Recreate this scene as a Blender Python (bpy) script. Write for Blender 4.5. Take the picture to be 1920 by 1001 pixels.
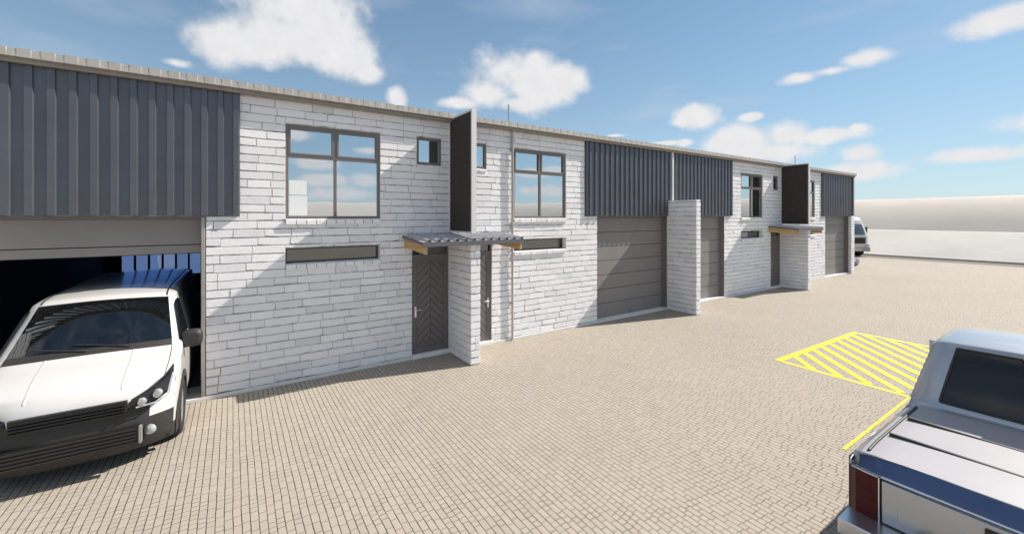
import bpy, bmesh, math, random
from mathutils import Vector, Matrix
R = math.radians
rnd = random.Random(7)
sc = bpy.context.scene
for o in list(bpy.data.objects): bpy.data.objects.remove(o)

# ------------------------------------------------------------------ camera
CAM_YAW = 56.2976
cd = bpy.data.cameras.new("camera"); cam = bpy.data.objects.new("camera", cd)
sc.collection.objects.link(cam); sc.camera = cam
cam.location = (0, -8.472, 3.0)
cam.rotation_euler = (R(90), 0, R(CAM_YAW - 90))
cd.sensor_width = 36.0; cd.lens = 784.5 / 1920 * 36
cd.shift_y = -94.9 / 1920
cd.clip_start = 0.05; cd.clip_end = 3000

# ------------------------------------------------------------------ light
SUN = Vector((1.0, -0.24, 0.88)).normalized()
SUN_EL = math.asin(SUN.z)
sd = bpy.data.lights.new("sun", 'SUN'); sun = bpy.data.objects.new("sun", sd)
sc.collection.objects.link(sun)
sd.energy = 3.6; sd.angle = R(0.5); sd.color = (1.0, 0.93, 0.83)
sun.rotation_euler = SUN.to_track_quat('Z', 'Y').to_euler()
sc.view_settings.view_transform = 'Standard'; sc.view_settings.look = 'None'
sc.view_settings.exposure = 1.0; sc.view_settings.gamma = 1.0
sc.render.engine = 'CYCLES'
sc.cycles.max_bounces = 8; sc.cycles.diffuse_bounces = 4

SKY_STRENGTH = 0.10
w = bpy.data.worlds.new("World"); sc.world = w; w.use_nodes = True
nt = w.node_tree; nt.nodes.clear()
def N(t, **k):
    n = nt.nodes.new(t)
    for a, b in k.items(): setattr(n, a, b)
    return n
def L(a, b): nt.links.new(a, b)
def M(op, a, b=None, c=None, clamp=False):
    n = N('ShaderNodeMath', operation=op); n.use_clamp = clamp
    for i, v in enumerate((a, b, c)):
        if v is None: continue
        if isinstance(v, (int, float)): n.inputs[i].default_value = v
        else: L(v, n.inputs[i])
    return n.outputs[0]
def VM(op, a, b=None):
    n = N('ShaderNodeVectorMath', operation=op)
    for i, v in enumerate((a, b)):
        if v is None: continue
        if isinstance(v, tuple): n.inputs[i].default_value = v
        else: L(v, n.inputs[i])
    return n
sky = N('ShaderNodeTexSky', sky_type='NISHITA'); sky.sun_disc = False
sky.sun_elevation = SUN_EL; sky.sun_rotation = math.atan2(SUN.x, SUN.y)
sky.altitude = 600; sky.air_density = 1.0; sky.dust_density = 0.15; sky.ozone_density = 2.2
tc = N('ShaderNodeTexCoord')
D = VM('NORMALIZE', tc.outputs['Generated']).outputs[0]
nz = N('ShaderNodeTexNoise'); nz.inputs['Scale'].default_value = 8; nz.inputs['Detail'].default_value = 5
nz.inputs['Roughness'].default_value = 0.55; L(D, nz.inputs['Vector'])
sep = N('ShaderNodeSeparateXYZ'); L(D, sep.inputs[0])
az = M('MULTIPLY', M('ARCTAN2', sep.outputs[1], sep.outputs[0]), 57.29578)
el = M('MULTIPLY', M('ARCSINE', sep.outputs[2]), 57.29578)
cmb = N('ShaderNodeCombineXYZ'); L(az, cmb.inputs[0]); L(el, cmb.inputs[1])
AE = cmb.outputs[0]
# clouds and added fill: (azimuth, elevation, half width, half height) in degrees
CLOUDS_AND_FILL = [(83.3,20.6,8.9,3.4),(84.0,24.0,8.0,3.2),(79.5,22.0,4.0,2.4),(88.3,19.2,6.2,2.7),(78.3,19.4,4.8,2.9),(75.6,18.0,2.6,1.5),(95.1,15.9,1.5,0.6),
 (54.6,17.8,7.0,3.8),(58.8,16.2,4.6,2.5),(50.2,17.3,4.2,3.2),(55.6,15.2,5.8,1.5),(53.6,20.2,3.6,1.9),
 (71.7,15.2,1.4,1.5),(32.4,12.2,2.6,1.6),(33.5,11.8,2.1,0.7),(21.6,15.2,2.3,0.8),(16.4,16.0,2.9,1.1),(18.9,15.4,2.8,0.7),
 (26.4,11.6,1.2,0.5),(27.6,8.6,4.9,2.0),(23.3,9.3,2.8,1.6),(18.9,8.7,4.2,1.0),(16.7,9.2,1.4,0.6),(16.5,6.7,2.0,1.2),
 (34.0,9.2,1.3,0.6),(24.9,7.4,5.0,1.2),(16.7,4.7,3.6,1.2),(63.6,15.0,3.1,0.9),(36.0,9.3,2.6,0.4),(42.5,10.6,2.0,0.3),
 (6.0,17.0,5.0,1.4),(2.0,8.0,5.0,1.2),(8.0,5.5,4.0,0.9),(112,26,9,3.0),(104,31,6,2.0),
 (-81.6,6.6,3.4,0.9),(-85,9.8,3.0,0.8),(-75.3,8.4,2.6,0.6),(-80.5,4.4,3.2,1.0),(-75.3,4.6,2.6,1.2),(-78,2.8,6,1.0),
 (-53.4,5.9,2.6,0.7),(-50.4,6.4,2.2,0.5),(-52,3.4,5,0.9),(-62,12,5,1.8),(-26.5,7.0,3,0.9),(-24,13,4,1.5),(-95,14,7,2.6),
 (-120,18,12,4),(-150,12,12,3),(170,15,10,4),(140,20,12,4),(-35,22,9,3),(-10,16,8,3),
 (-60,44,34,11),(-120,46,30,12),(-95,62,60,12),(-30,58,30,9),(100,58,40,10),(180,50,30,12),(-160,40,20,9),(20,55,22,7)]  # high clouds out of view, added to brighten the shaded wall
acc = None
for (ca, ce, sx, sy) in CLOUDS_AND_FILL:
    dv = VM('MULTIPLY', VM('SUBTRACT', AE, (ca, ce, 0)).outputs[0], (1 / sx, 1 / sy, 0)).outputs[0]
    v = M('SUBTRACT', 1.0, VM('LENGTH', dv).outputs['Value'])
    acc = v if acc is None else M('SMOOTH_MAX', acc, v, 0.25)
fluff = M('MULTIPLY', M('SUBTRACT', nz.outputs[0], 0.5), 1.9)
nz3 = N('ShaderNodeTexNoise'); nz3.inputs['Scale'].default_value = 34; nz3.inputs['Detail'].default_value = 4; L(D, nz3.inputs['Vector'])
fluff = M('ADD', fluff, M('MULTIPLY', M('SUBTRACT', nz3.outputs[0], 0.5), 0.45))
mr = N('ShaderNodeMapRange', interpolation_type='SMOOTHSTEP'); L(M('ADD', acc, fluff), mr.inputs[0])
mr.inputs[1].default_value = -0.16; mr.inputs[2].default_value = 0.60
# thin cirrus veil
mp = N('ShaderNodeMapping'); mp.inputs['Scale'].default_value = (0.035, 0.12, 1); mp.inputs['Rotation'].default_value = (0, 0, R(-18)); L(AE, mp.inputs[0])
nz2 = N('ShaderNodeTexNoise'); nz2.inputs['Scale'].default_value = 1.3; nz2.inputs['Detail'].default_value = 5; L(mp.outputs[0], nz2.inputs['Vector'])
mr2 = N('ShaderNodeMapRange', interpolation_type='SMOOTHSTEP'); L(nz2.outputs[0], mr2.inputs[0])
mr2.inputs[1].default_value = 0.38; mr2.inputs[2].default_value = 0.85; mr2.inputs[4].default_value = 0.55
skyc = N('ShaderNodeMix', data_type='RGBA', blend_type='MULTIPLY'); skyc.inputs[0].default_value = 1
gm = N('ShaderNodeGamma'); L(sky.outputs[0], gm.inputs[0]); gm.inputs[1].default_value = 0.72
L(gm.outputs[0], skyc.inputs[6]); skyc.inputs[7].default_value = (0.70, 0.90, 0.96, 1)
m1 = N('ShaderNodeMix', data_type='RGBA'); hz = M('MULTIPLY', M('POWER', 2.71828, M('MULTIPLY', M('MAXIMUM', el, 0.0), -0.085)), 0.62)
L(M('MAXIMUM', mr2.outputs[0], hz), m1.inputs[0]); L(skyc.outputs[2], m1.inputs[6])
m1.inputs[7].default_value = (2.9, 3.25, 3.75, 1)
shade = N('ShaderNodeMix', data_type='RGBA'); L(nz3.outputs[0], shade.inputs[0])
shade.inputs[6].default_value = (3.8, 3.82, 3.95, 1); shade.inputs[7].default_value = (4.45, 4.43, 4.45, 1)
m2 = N('ShaderNodeMix', data_type='RGBA'); L(mr.outputs[0], m2.inputs[0]); L(m1.outputs[2], m2.inputs[6]); L(shade.outputs[2], m2.inputs[7])
bg = N('ShaderNodeBackground'); bg.inputs[1].default_value = SKY_STRENGTH; L(m2.outputs[2], bg.inputs[0])
wo = N('ShaderNodeOutputWorld'); L(bg.outputs[0], wo.inputs[0])

# ------------------------------------------------------------------ materials
class Mat:
    def __init__(s, name):
        s.m = bpy.data.materials.new(name); s.m.use_nodes = True
        s.t = s.m.node_tree; s.p = s.t.nodes['Principled BSDF']
    def n(s, t, **k):
        x = s.t.nodes.new(t)
        for a, b in k.items(): setattr(x, a, b)
        return x
    def l(s, a, b): s.t.links.new(a, b)
    def math(s, op, a, b=None, c=None):
        x = s.n('ShaderNodeMath', operation=op)
        for i, v in enumerate((a, b, c)):
            if v is None: continue
            if isinstance(v, (int, float)): x.inputs[i].default_value = v
            else: s.l(v, x.inputs[i])
        return x.outputs[0]
    def set(s, **k):
        for a, b in k.items():
            i = s.p.inputs[a.replace('_', ' ')]
            i.default_value = (b + (1,)) if isinstance(b, tuple) and len(b) == 3 else b
        return s
    def noise(s, scale, detail=5, rough=0.6, vec=None):
        x = s.n('ShaderNodeTexNoise'); x.inputs['Scale'].default_value = scale
        x.inputs['Detail'].default_value = detail; x.inputs['Roughness'].default_value = rough
        if vec is None: vec = s.n('ShaderNodeTexCoord').outputs['Object']
        s.l(vec, x.inputs['Vector']); return x.outputs[0]
    def ramp(s, fac, stops):
        x = s.n('ShaderNodeValToRGB'); s.l(fac, x.inputs[0]); e = x.color_ramp.elements
        while len(e) < len(stops): e.new(0.5)
        for i, (p, c) in enumerate(stops): e[i].position = p; e[i].color = c + (1,)
        return x.outputs[0]
    def bump(s, h, strength=0.3, dist=0.01):
        b = s.n('ShaderNodeBump'); b.inputs['Strength'].default_value = strength; b.inputs['Distance'].default_value = dist
        s.l(h, b.inputs['Height']); s.l(b.outputs[0], s.p.inputs['Normal']); return s
def mul(c, k): return tuple(x * k for x in c)
def varied(name, col, var=0.12, scale=6.0, rough=0.6, metal=0.0, bump=0.0, bscale=60, bdist=0.004, **k):
    m = Mat(name); m.set(Roughness=rough, Metallic=metal, **k)
    n = m.noise(scale)
    m.l(m.ramp(n, [(0.3, mul(col, 1 - var)), (0.7, mul(col, 1 + var))]), m.p.inputs['Base Color'])
    if bump: m.bump(m.noise(bscale, 4), bump, bdist)
    return m.m

# painted brick: per-brick tone attribute + fine grime
def brick_mat():
    m = Mat('white_painted_brick'); m.set(Roughness=0.75)
    at = m.n('ShaderNodeAttribute', attribute_name='tone')
    n = m.noise(9, 6, 0.7); n2 = m.noise(70, 4, 0.7)
    v = m.math('ADD', m.math('MULTIPLY', at.outputs['Fac'], 0.55), m.math('ADD', m.math('MULTIPLY', n, 0.3), m.math('MULTIPLY', n2, 0.15)))
    m.l(m.ramp(v, [(0.2, (0.71, 0.71, 0.735)), (0.45, (0.81, 0.805, 0.825)), (0.8, (0.87, 0.865, 0.88))]), m.p.inputs['Base Color'])
    m.bump(m.math('ADD', m.math('MULTIPLY', n2, 0.6), m.noise(20, 6, 0.75)), 0.8, 0.014)
    return m.m
BRICK = brick_mat()
def mortar_mat():
    m = Mat('patchy_painted_mortar'); m.set(Roughness=0.9)
    v = m.math('ADD', m.math('MULTIPLY', m.noise(5.5, 4, 0.6), 0.7), m.math('MULTIPLY', m.noise(26, 3, 0.6), 0.3))
    m.l(m.ramp(v, [(0.36, (0.13, 0.13, 0.14)), (0.48, (0.36, 0.36, 0.38)), (0.62, (0.70, 0.70, 0.71))]), m.p.inputs['Base Color'])
    m.bump(m.noise(60, 4), 0.4, 0.006); return m.m
MORTAR = mortar_mat()
PLASTER = varied('white_plaster', (0.78, 0.77, 0.76), 0.04, 5, 0.8, bump=0.15)
PLINTH = varied('pale_concrete', (0.70, 0.69, 0.68), 0.08, 4, 0.85, bump=0.25)
CLAD = varied('dark_grey_cladding', (0.106, 0.114, 0.135), 0.08, 1.5, 0.36, 0.40)
FRAME = varied('brown_grey_window_frame', (0.165, 0.148, 0.142), 0.06, 8, 0.42)
DOORM = varied('charcoal_door_paint', (0.14, 0.125, 0.125), 0.08, 5, 0.5)
GROOVE = varied('door_groove', (0.03, 0.027, 0.027), 0.1, 6, 0.7)
GARAGE = varied('taupe_garage_panel', (0.225, 0.208, 0.203), 0.05, 2, 0.55, bump=0.08, bscale=30)
FASCIA = varied('beige_metal_eaves', (0.41, 0.385, 0.36), 0.10, 14, 0.6)
SOFFIT = varied('brown_soffit', (0.27, 0.235, 0.20), 0.10, 8, 0.7)
ROOFM = varied('roof_sheet', (0.42, 0.40, 0.38), 0.08, 3, 0.5)
FINP = varied('dark_brown_fin_panel', (0.034, 0.025, 0.022), 0.3, 14, 0.8, bump=0.3, bscale=40)
TRIM = varied('light_grey_trim', (0.66, 0.65, 0.66), 0.04, 4, 0.6)
STEEL = varied('grey_steel', (0.36, 0.34, 0.33), 0.08, 10, 0.45, 0.3)
PIPE = varied('pipe_paint', (0.42, 0.38, 0.36), 0.08, 10, 0.5)
SHEET = varied('grey_canopy_sheet', (0.44, 0.445, 0.47), 0.08, 6, 0.32, 0.15)
FLASH = varied('grey_flashing', (0.13, 0.13, 0.14), 0.08, 8, 0.45, 0.2)
CHROME = varied('brushed_metal', (0.72, 0.72, 0.74), 0.04, 20, 0.25, 0.9)
SLITF = varied('dark_slit_frame', (0.075, 0.070, 0.070), 0.08, 8, 0.5)
SILLM = varied('sill_joint', (0.16, 0.16, 0.17), 0.2, 8, 0.9)
TRUCKG = varied('lorry_screen', (0.10, 0.12, 0.15), 0.1, 3, 0.15, Coat_Weight=0.5)
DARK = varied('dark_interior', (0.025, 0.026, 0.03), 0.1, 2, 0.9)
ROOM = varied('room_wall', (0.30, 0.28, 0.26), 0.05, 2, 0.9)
CONC = varied('floor_concrete', (0.16, 0.16, 0.17), 0.15, 2, 0.7)
PAPER = varied('white_sheet', (0.80, 0.82, 0.83), 0.02, 5, 0.6)
RUBBER = varied('tyre_rubber', (0.018, 0.018, 0.019), 0.2, 20, 0.85, bump=0.2)
BLACKP = varied('black_plastic', (0.028, 0.026, 0.025), 0.12, 12, 0.55)
GLOSSB = varied('gloss_black', (0.012, 0.012, 0.013), 0.05, 12, 0.12)
WHITEP = varied('white_car_paint', (0.60, 0.585, 0.58), 0.02, 2, 0.3, 0.0, Coat_Weight=0.6, Coat_Roughness=0.06)
SILVER = varied('silver_car_paint', (0.46, 0.47, 0.50), 0.03, 2, 0.3, 0.65, Coat_Weight=0.7, Coat_Roughness=0.05)
COVER = varied('pale_bed_cover', (0.36, 0.345, 0.37), 0.04, 3, 0.5)
REDP = varied('red_car_paint', (0.12, 0.015, 0.015), 0.05, 3, 0.3, Coat_Weight=0.6)
RIM = varied('alloy_wheel', (0.62, 0.62, 0.63), 0.05, 8, 0.28, 0.8)
LENSRED = varied('red_lens', (0.06, 0.003, 0.004), 0.35, 14, 0.45, Specular_IOR_Level=0.25)
SKYREFL = varied('painted_sky_reflection', (0.035, 0.075, 0.19), 0.06, 6, 0.35, Coat_Weight=0.3)  # sky reflection on the silver tail edge, painted in as blue
LENSAMB = varied('amber_lens', (0.17, 0.075, 0.035), 0.1, 14, 0.3, Coat_Weight=0.15)
LENS = varied('headlamp_lens', (0.55, 0.57, 0.60), 0.2, 18, 0.08, 0.5)
SEAT = varied('grey_seat_fabric', (0.20, 0.18, 0.16), 0.1, 20, 0.9)
YELLOW = varied('yellow_road_paint', (0.88, 0.80, 0.015), 0.06, 9, 0.7, bump=0.2)
SAND = varied('sandy_bank', (0.50, 0.455, 0.41), 0.07, 0.12, 0.95)
EMB = varied('pale_gravel_embankment', (0.43, 0.41, 0.385), 0.08, 0.4, 0.95)
WALLW = varied('rendered_boundary_wall', (0.80, 0.78, 0.75), 0.04, 0.4, 0.9)
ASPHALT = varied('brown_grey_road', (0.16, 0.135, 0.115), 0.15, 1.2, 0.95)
KERB = varied('kerb_concrete', (0.45, 0.42, 0.40), 0.08, 3, 0.9)

def wood_mat():
    m = Mat('pine_timber'); m.set(Roughness=0.6)
    tcn = m.n('ShaderNodeTexCoord'); mpn = m.n('ShaderNodeMapping'); mpn.inputs['Scale'].default_value = (18, 1.2, 18)
    m.l(tcn.outputs['Object'], mpn.inputs[0])
    n = m.noise(2.2, 6, 0.6, mpn.outputs[0])
    m.l(m.ramp(n, [(0.3, (0.40, 0.23, 0.085)), (0.7, (0.60, 0.40, 0.18))]), m.p.inputs['Base Color'])
    return m.m
WOOD = wood_mat()
def glass_mat(name, refl, dark, see):
    m = Mat(name); m.t.nodes.remove(m.p)
    out = m.t.nodes['Material Output']
    g = m.n('ShaderNodeBsdfGlossy'); g.inputs['Roughness'].default_value = 0.015; g.inputs['Color'].default_value = (0.88, 0.93, 0.97, 1)
    n = m.noise(1.4, 2, 0.5); b = m.n('ShaderNodeBump'); b.inputs['Strength'].default_value = 0.02; b.inputs['Distance'].default_value = 0.05
    m.l(n, b.inputs['Height']); m.l(b.outputs[0], g.inputs['Normal'])
    t = m.n('ShaderNodeBsdfTransparent'); t.inputs['Color'].default_value = dark + (1,)
    d = m.n('ShaderNodeBsdfDiffuse'); d.inputs['Color'].default_value = (0.03, 0.035, 0.04, 1)
    x = m.n('ShaderNodeMixShader'); x.inputs[0].default_value = see; m.l(d.outputs[0], x.inputs[1]); m.l(t.outputs[0], x.inputs[2])
    f = m.n('ShaderNodeFresnel'); f.inputs[0].default_value = 1.5
    mrn = m.n('ShaderNodeMapRange'); m.l(f.outputs[0], mrn.inputs[0]); mrn.inputs[3].default_value = refl; mrn.inputs[4].default_value = 1.0
    y = m.n('ShaderNodeMixShader'); m.l(mrn.outputs[0], y.inputs[0]); m.l(x.outputs[0], y.inputs[1]); m.l(g.outputs[0], y.inputs[2])
    m.l(y.outputs[0], out.inputs[0]); return m.m
GLASS = glass_mat('coated_window_glass', 0.72, (0.5, 0.55, 0.6), 0.8)
GLASSD = glass_mat('plain_slit_glass', 0.16, (0.35, 0.33, 0.32), 0.6)
GLASSV = glass_mat('vehicle_glass', 0.05, (0.45, 0.47, 0.5), 0.9)
GLASSB = glass_mat('blue_rear_glazing', 0.05, (0.16, 0.30, 0.72), 1.0)

def paver_mat():
    m = Mat('beige_block_paving'); m.set(Roughness=0.85)
    tcn = m.n('ShaderNodeTexCoord'); v = tcn.outputs['Object']
    wob = m.noise(2.0, 3, 0.5)
    s = m.n('ShaderNodeSeparateXYZ'); m.l(v, s.inputs[0])
    PW, PL = 0.0716, 0.15
    x = m.math('ADD', s.outputs[0], m.math('MULTIPLY', m.math('SUBTRACT', wob, 0.5), 0.018))
    xs = m.math('DIVIDE', x, PW); col = m.math('FLOOR', xs); fx = m.math('FRACT', xs)
    wn = m.n('ShaderNodeTexWhiteNoise', noise_dimensions='1D'); m.l(col, wn.inputs['W'])
    ys = m.math('ADD', m.math('DIVIDE', s.outputs[1], PL), m.math('MULTIPLY', wn.outputs[0], 7.0))
    row = m.math('FLOOR', ys); fy = m.math('FRACT', ys)
    cb = m.n('ShaderNodeCombineXYZ'); m.l(col, cb.inputs[0]); m.l(row, cb.inputs[1])
    cell = m.n('ShaderNodeTexWhiteNoise', noise_dimensions='2D'); m.l(cb.outputs[0], cell.inputs['Vector'])
    c1 = m.n('ShaderNodeSeparateColor'); m.l(cell.outputs['Color'], c1.inputs[0])
    # some blocks are halved into two short ones
    half = m.math('GREATER_THAN', c1.outputs[2], 0.62)
    dm = m.math('ABSOLUTE', m.math('SUBTRACT', fy, 0.5))
    dmid = m.math('ADD', m.math('MULTIPLY', dm, PL), m.math('MULTIPLY', m.math('SUBTRACT', 1.0, half), 1.0))
    dx = m.math('MULTIPLY', m.math('MINIMUM', fx, m.math('SUBTRACT', 1.0, fx)), PW)
    dy = m.math('MULTIPLY', m.math('MINIMUM', fy, m.math('SUBTRACT', 1.0, fy)), PL)
    # joint half-width varies from block to block and place to place
    jn = m.noise(5.5, 4, 0.65)
    wj = m.math('MULTIPLY_ADD', jn, 0.0085, -0.0014)
    wy_ = m.math('MULTIPLY_ADD', c1.outputs[1], 0.0024, 0.0004)
    def edge(d, wd):
        q = m.n('ShaderNodeMapRange', interpolation_type='SMOOTHSTEP'); m.l(d, q.inputs[0])
        if isinstance(wd, float): q.inputs[1].default_value = wd
        else: m.l(wd, q.inputs[1])
        m.l(m.math('ADD', wd, 0.0022), q.inputs[2]); return q.outputs[0]
    h = m.math('MULTIPLY', m.math('MULTIPLY', edge(dx, wj), edge(dy, wy_)), edge(dmid, wy_))
    # colour: block tone, soft large patches, dark joints
    big = m.noise(0.35, 4, 0.55); fine = m.noise(60, 4, 0.7)
    tone = m.math('ADD', m.math('MULTIPLY_ADD', c1.outputs[0], 0.20, 0.10), m.math('ADD', m.math('MULTIPLY', big, 0.45), m.math('MULTIPLY', fine, 0.25)))
    base = m.ramp(tone, [(0.25, (0.32, 0.279, 0.229)), (0.55, (0.372, 0.327, 0.271)), (0.85, (0.405, 0.360, 0.304))])
    mx = m.n('ShaderNodeMix', data_type='RGBA'); m.l(h, mx.inputs[0])
    mx.inputs[6].default_value = (0.06, 0.05, 0.04, 1); m.l(base, mx.inputs[7]); m.l(mx.outputs[2], m.p.inputs['Base Color'])
    hh = m.math('ADD', h, m.math('ADD', m.math('MULTIPLY', c1.outputs[0], 0.25), m.math('MULTIPLY', fine, 0.12)))
    m.bump(hh, 0.6, 0.006)
    return m.m
PAVER = paver_mat()

# ------------------------------------------------------------------ mesh helpers
class MB:
    def __init__(s): s.v = []; s.f = []; s.mi = []; s.sm = []; s.tone = []; s.mats = []
    def mid(s, m):
        if m not in s.mats: s.mats.append(m)
        return s.mats.index(m)
    def face(s, pts, m, smooth=False, tone=0.5):
        b = len(s.v); s.v += [tuple(p) for p in pts]; s.f.append(tuple(range(b, b + len(pts))))
        s.mi.append(s.mid(m)); s.sm.append(smooth); s.tone.append(tone)
    def mesh(s, verts, faces, m, smooth=False, tone=0.5):
        b = len(s.v); s.v += [tuple(p) for p in verts]; k = s.mid(m)
        for f in faces: s.f.append(tuple(b + i for i in f)); s.mi.append(k); s.sm.append(smooth); s.tone.append(tone)
    def box(s, x0, x1, y0, y1, z0, z1, m, tone=0.5, fn=None):
        x0, x1 = min(x0, x1), max(x0, x1); y0, y1 = min(y0, y1), max(y0, y1); z0, z1 = min(z0, z1), max(z0, z1)
        v = [(x, y, z) for z in (z0, z1) for y in (y0, y1) for x in (x0, x1)]
        if fn: v = [fn(p) for p in v]
        s.mesh(v, [(0, 2, 3, 1), (4, 5, 7, 6), (0, 1, 5, 4), (2, 6, 7, 3), (0, 4, 6, 2), (1, 3, 7, 5)], m, False, tone)
    def tube(s, pts, r, m, n=12, cap=True):
        pts = [Vector(p) for p in pts]; rings = []
        for i, p in enumerate(pts):
            d = (pts[min(i + 1, len(pts) - 1)] - pts[max(i - 1, 0)]).normalized()
            a = d.cross(Vector((0, 0, 1)) if abs(d.z) < 0.9 else Vector((1, 0, 0))).normalized(); b = d.cross(a)
            rr = r[i] if isinstance(r, (list, tuple)) else r
            rings.append([p + a * rr * math.cos(t) + b * rr * math.sin(t) for t in [2 * math.pi * k / n for k in range(n)]])
        s.loft(rings, m, closed=True, cap=cap)
    def loft(s, rings, m, closed=False, cap=False, smooth=True, flip=False):
        n = len(rings[0]); verts = [p for r_ in rings for p in r_]; fs = []
        for i in range(len(rings) - 1):
            for j in range(n if closed else n - 1):
                k = (j + 1) % n; f = (i * n + j, i * n + k, (i + 1) * n + k, (i + 1) * n + j)
                fs.append(f[::-1] if flip else f)
        s.mesh(verts, fs, m, smooth)
        if cap and closed:
            s.face(rings[0][::-1], m); s.face(rings[-1], m)
    def revolve(s, prof, c, m, n=32, axis='X'):
        # prof: (along axis, radius)
        rings = []
        for a, r_ in prof:
            ring = []
            for k in range(n):
                t = 2 * math.pi * k / n
                ring.append((c[0] + a, c[1] + r_ * math.cos(t), c[2] + r_ * math.sin(t)))
            rings.append(ring)
        s.loft(rings, m, closed=True)
    def build(s, name, parent=None, loc=None, bevel=0.0, weld=False):
        me = bpy.data.meshes.new(name); me.from_pydata(s.v, [], s.f)
        for m in s.mats: me.materials.append(m)
        me.polygons.foreach_set('material_index', s.mi); me.polygons.foreach_set('use_smooth', s.sm)
        if BRICK in s.mats:
            a = me.attributes.new('tone', 'FLOAT', 'FACE'); a.data.foreach_set('value', s.tone)
        if weld:
            bm = bmesh.new(); bm.from_mesh(me); bmesh.ops.remove_doubles(bm, verts=bm.verts, dist=1e-4)
            bmesh.ops.recalc_face_normals(bm, faces=bm.faces); bm.to_mesh(me); bm.free()
        me.update()
        o = bpy.data.objects.new(name, me); sc.collection.objects.link(o)
        if parent: o.parent = parent
        if loc: o.location = loc
        if bevel:
            b = o.modifiers.new('bevel', 'BEVEL'); b.width = bevel; b.segments = 2; b.limit_method = 'ANGLE'; b.angle_limit = R(40)
        return o
def tag(o, label, cat, group=None):
    o['label'] = label; o['category'] = cat
    if group: o['group'] = group
    return o
def thing(name, label, cat, loc=(0, 0, 0), rz=0, group=None):
    o = bpy.data.objects.new(name, None); sc.collection.objects.link(o); o.location = loc; o.rotation_euler = (0, 0, rz)
    o.empty_display_size = 0.3
    return tag(o, label, cat, group)
def struct(o): o['kind'] = 'structure'; return o

# ------------------------------------------------------------------ setting
mb = MB(); S = 700
mb.face([(-S, -S, 0), (S, -S, 0), (S, S, 0), (-S, S, 0)], PAVER)
struct(mb.build('ground'))

def bank():
    # low sandy rise that closes the horizon all round the yard
    mb = MB(); n = 160; rings = []
    r2 = random.Random(3); ph = [r2.uniform(0, 6.3) for _ in range(5)]
    for (rad, hh) in ((62, -0.3), (66, 2.4), (70, 4.4), (74, 5.5), (80, 6.0), (120, 7.0), (300, 9.0)):
        ring = []
        for k in range(n):
            t = 2 * math.pi * k / n
            wv = 1 + 0.05 * math.sin(3 * t + ph[0]) + 0.03 * math.sin(7 * t + ph[1])
            hz = 1 + 0.08 * math.sin(2 * t + ph[2]) + 0.04 * math.sin(5 * t + ph[3])
            ring.append((14 + rad * wv * math.cos(t), -4 + rad * wv * math.sin(t), hh * (hz if hh > 0 else 1)))
        rings.append(ring)
    mb.loft(rings, SAND, closed=True)
    return struct(mb.build('sandy_bank', weld=True))
bank()

mb = MB()
T = 0.004
def strip(a, b, wd, z=T):
    a, b = Vector((a[0], a[1])), Vector((b[0], b[1])); d = (b - a).normalized(); p = Vector((-d.y, d.x)) * wd / 2
    q = [a + p, a - p, b - p, b + p]
    # keep anticlockwise seen from above
    if (q[1] - q[0]).cross(q[2] - q[1]) < 0: q.reverse()
    mb.face([(v.x, v.y, z) for v in q], YELLOW)
# hatched bay beside the parking row
A_, B_ = Vector((9.49, -4.30)), Vector((13.40, -4.41))
strip(A_ + Vector((-0.05, 0)), B_, 0.13)
strip((9.45, -4.37), (9.36, -6.33), 0.085)
strip((13.36, -4.48), (13.30, -6.33), 0.085)
for i in range(1, 12):
    x0 = 9.58 + 0.425 * i
    yt = -4.30 - 0.0282 * (x0 - 9.49) - 0.075
    # run down-left at 45 degrees until the left or the lower edge
    xa, ya = x0, yt
    if x0 > 13.3: ya = yt - (x0 - 13.3); xa = 13.3
    run = min(xa - 9.47, ya + 6.30)
    if run > 0.1: strip((xa, ya), (xa - run, ya - run), 0.115, T + 0.001)
strip((6.55, -6.36), (13.4, -6.36), 0.035, T + 0.002)
strip((13.36, -6.42), (13.36, -11.0), 0.06, T + 0.001)
struct(mb.build('painted_markings'))

# ------------------------------------------------------------------ the building
F0, F1, P = 4.081, 19.485, 7.702
PIERS = (F0 - P, F0 + P, F1 + P)          # pier centre lines
XL, XR = -8.6, F1 + P + 0.12
EAVE, HEAD = 5.10, 3.0
COURSE = 0.1428
bld = thing('warehouse_terrace', 'long white painted brick two storey warehouse terrace with dark ribbed cladding and roller doors', 'building', (0, 0, 0))

openings = []     # real holes (x0,x1,z0,z1)
nobrick = []      # behind cladding
def sym(f, a, b): return [(f - b, f - a), (f + a, f + b)]
windows, slits, smalls, doors, garages, clads = [], [], [], [], [], []
for f in (F0, F1):
    for i, (a, b) in enumerate(sym(f, 1.614, 3.299)): windows.append((a, b)); slits.append((a, b))
    smalls += sym(f, 0.285, 0.85) if f == F0 else [(f - 0.74, f - 0.30), (f + 0.30, f + 0.74)]
    doors += [(f - 0.955, f - 0.107), (f + 0.107, f + 1.0)]
garages = [(PIERS[0] + 0.107, F0 - 4.448), (F0 + 4.448, PIERS[1] - 0.107), (PIERS[1] + 0.107, F1 - 4.448), (F1 + 4.448, PIERS[2] - 0.30), (PIERS[0] - 3.25, PIERS[0] - 0.107)]
clads = [(PIERS[0] + 0.06, F0 - 3.986), (F0 + 3.986, PIERS[1] + 0.02), (PIERS[1] + 0.13, F1 - 3.986), (F1 + 3.986, PIERS[2] + 0.02), (PIERS[0] - 3.7, PIERS[0] - 0.06)]
WT, WB, ST, SB = 4.661, 2.954, 2.426, 2.142
for a, b in windows: openings.append((a, b, WB, WT))
for a, b in slits: openings.append((a, b, SB, ST))
for a, b in smalls: openings.append((a, b, 4.10, 4.68))
for a, b in doors: openings.append((a, b, 0.06, 2.46))
for a, b in garages: openings.append((a, b, 0.06, HEAD))
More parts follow.
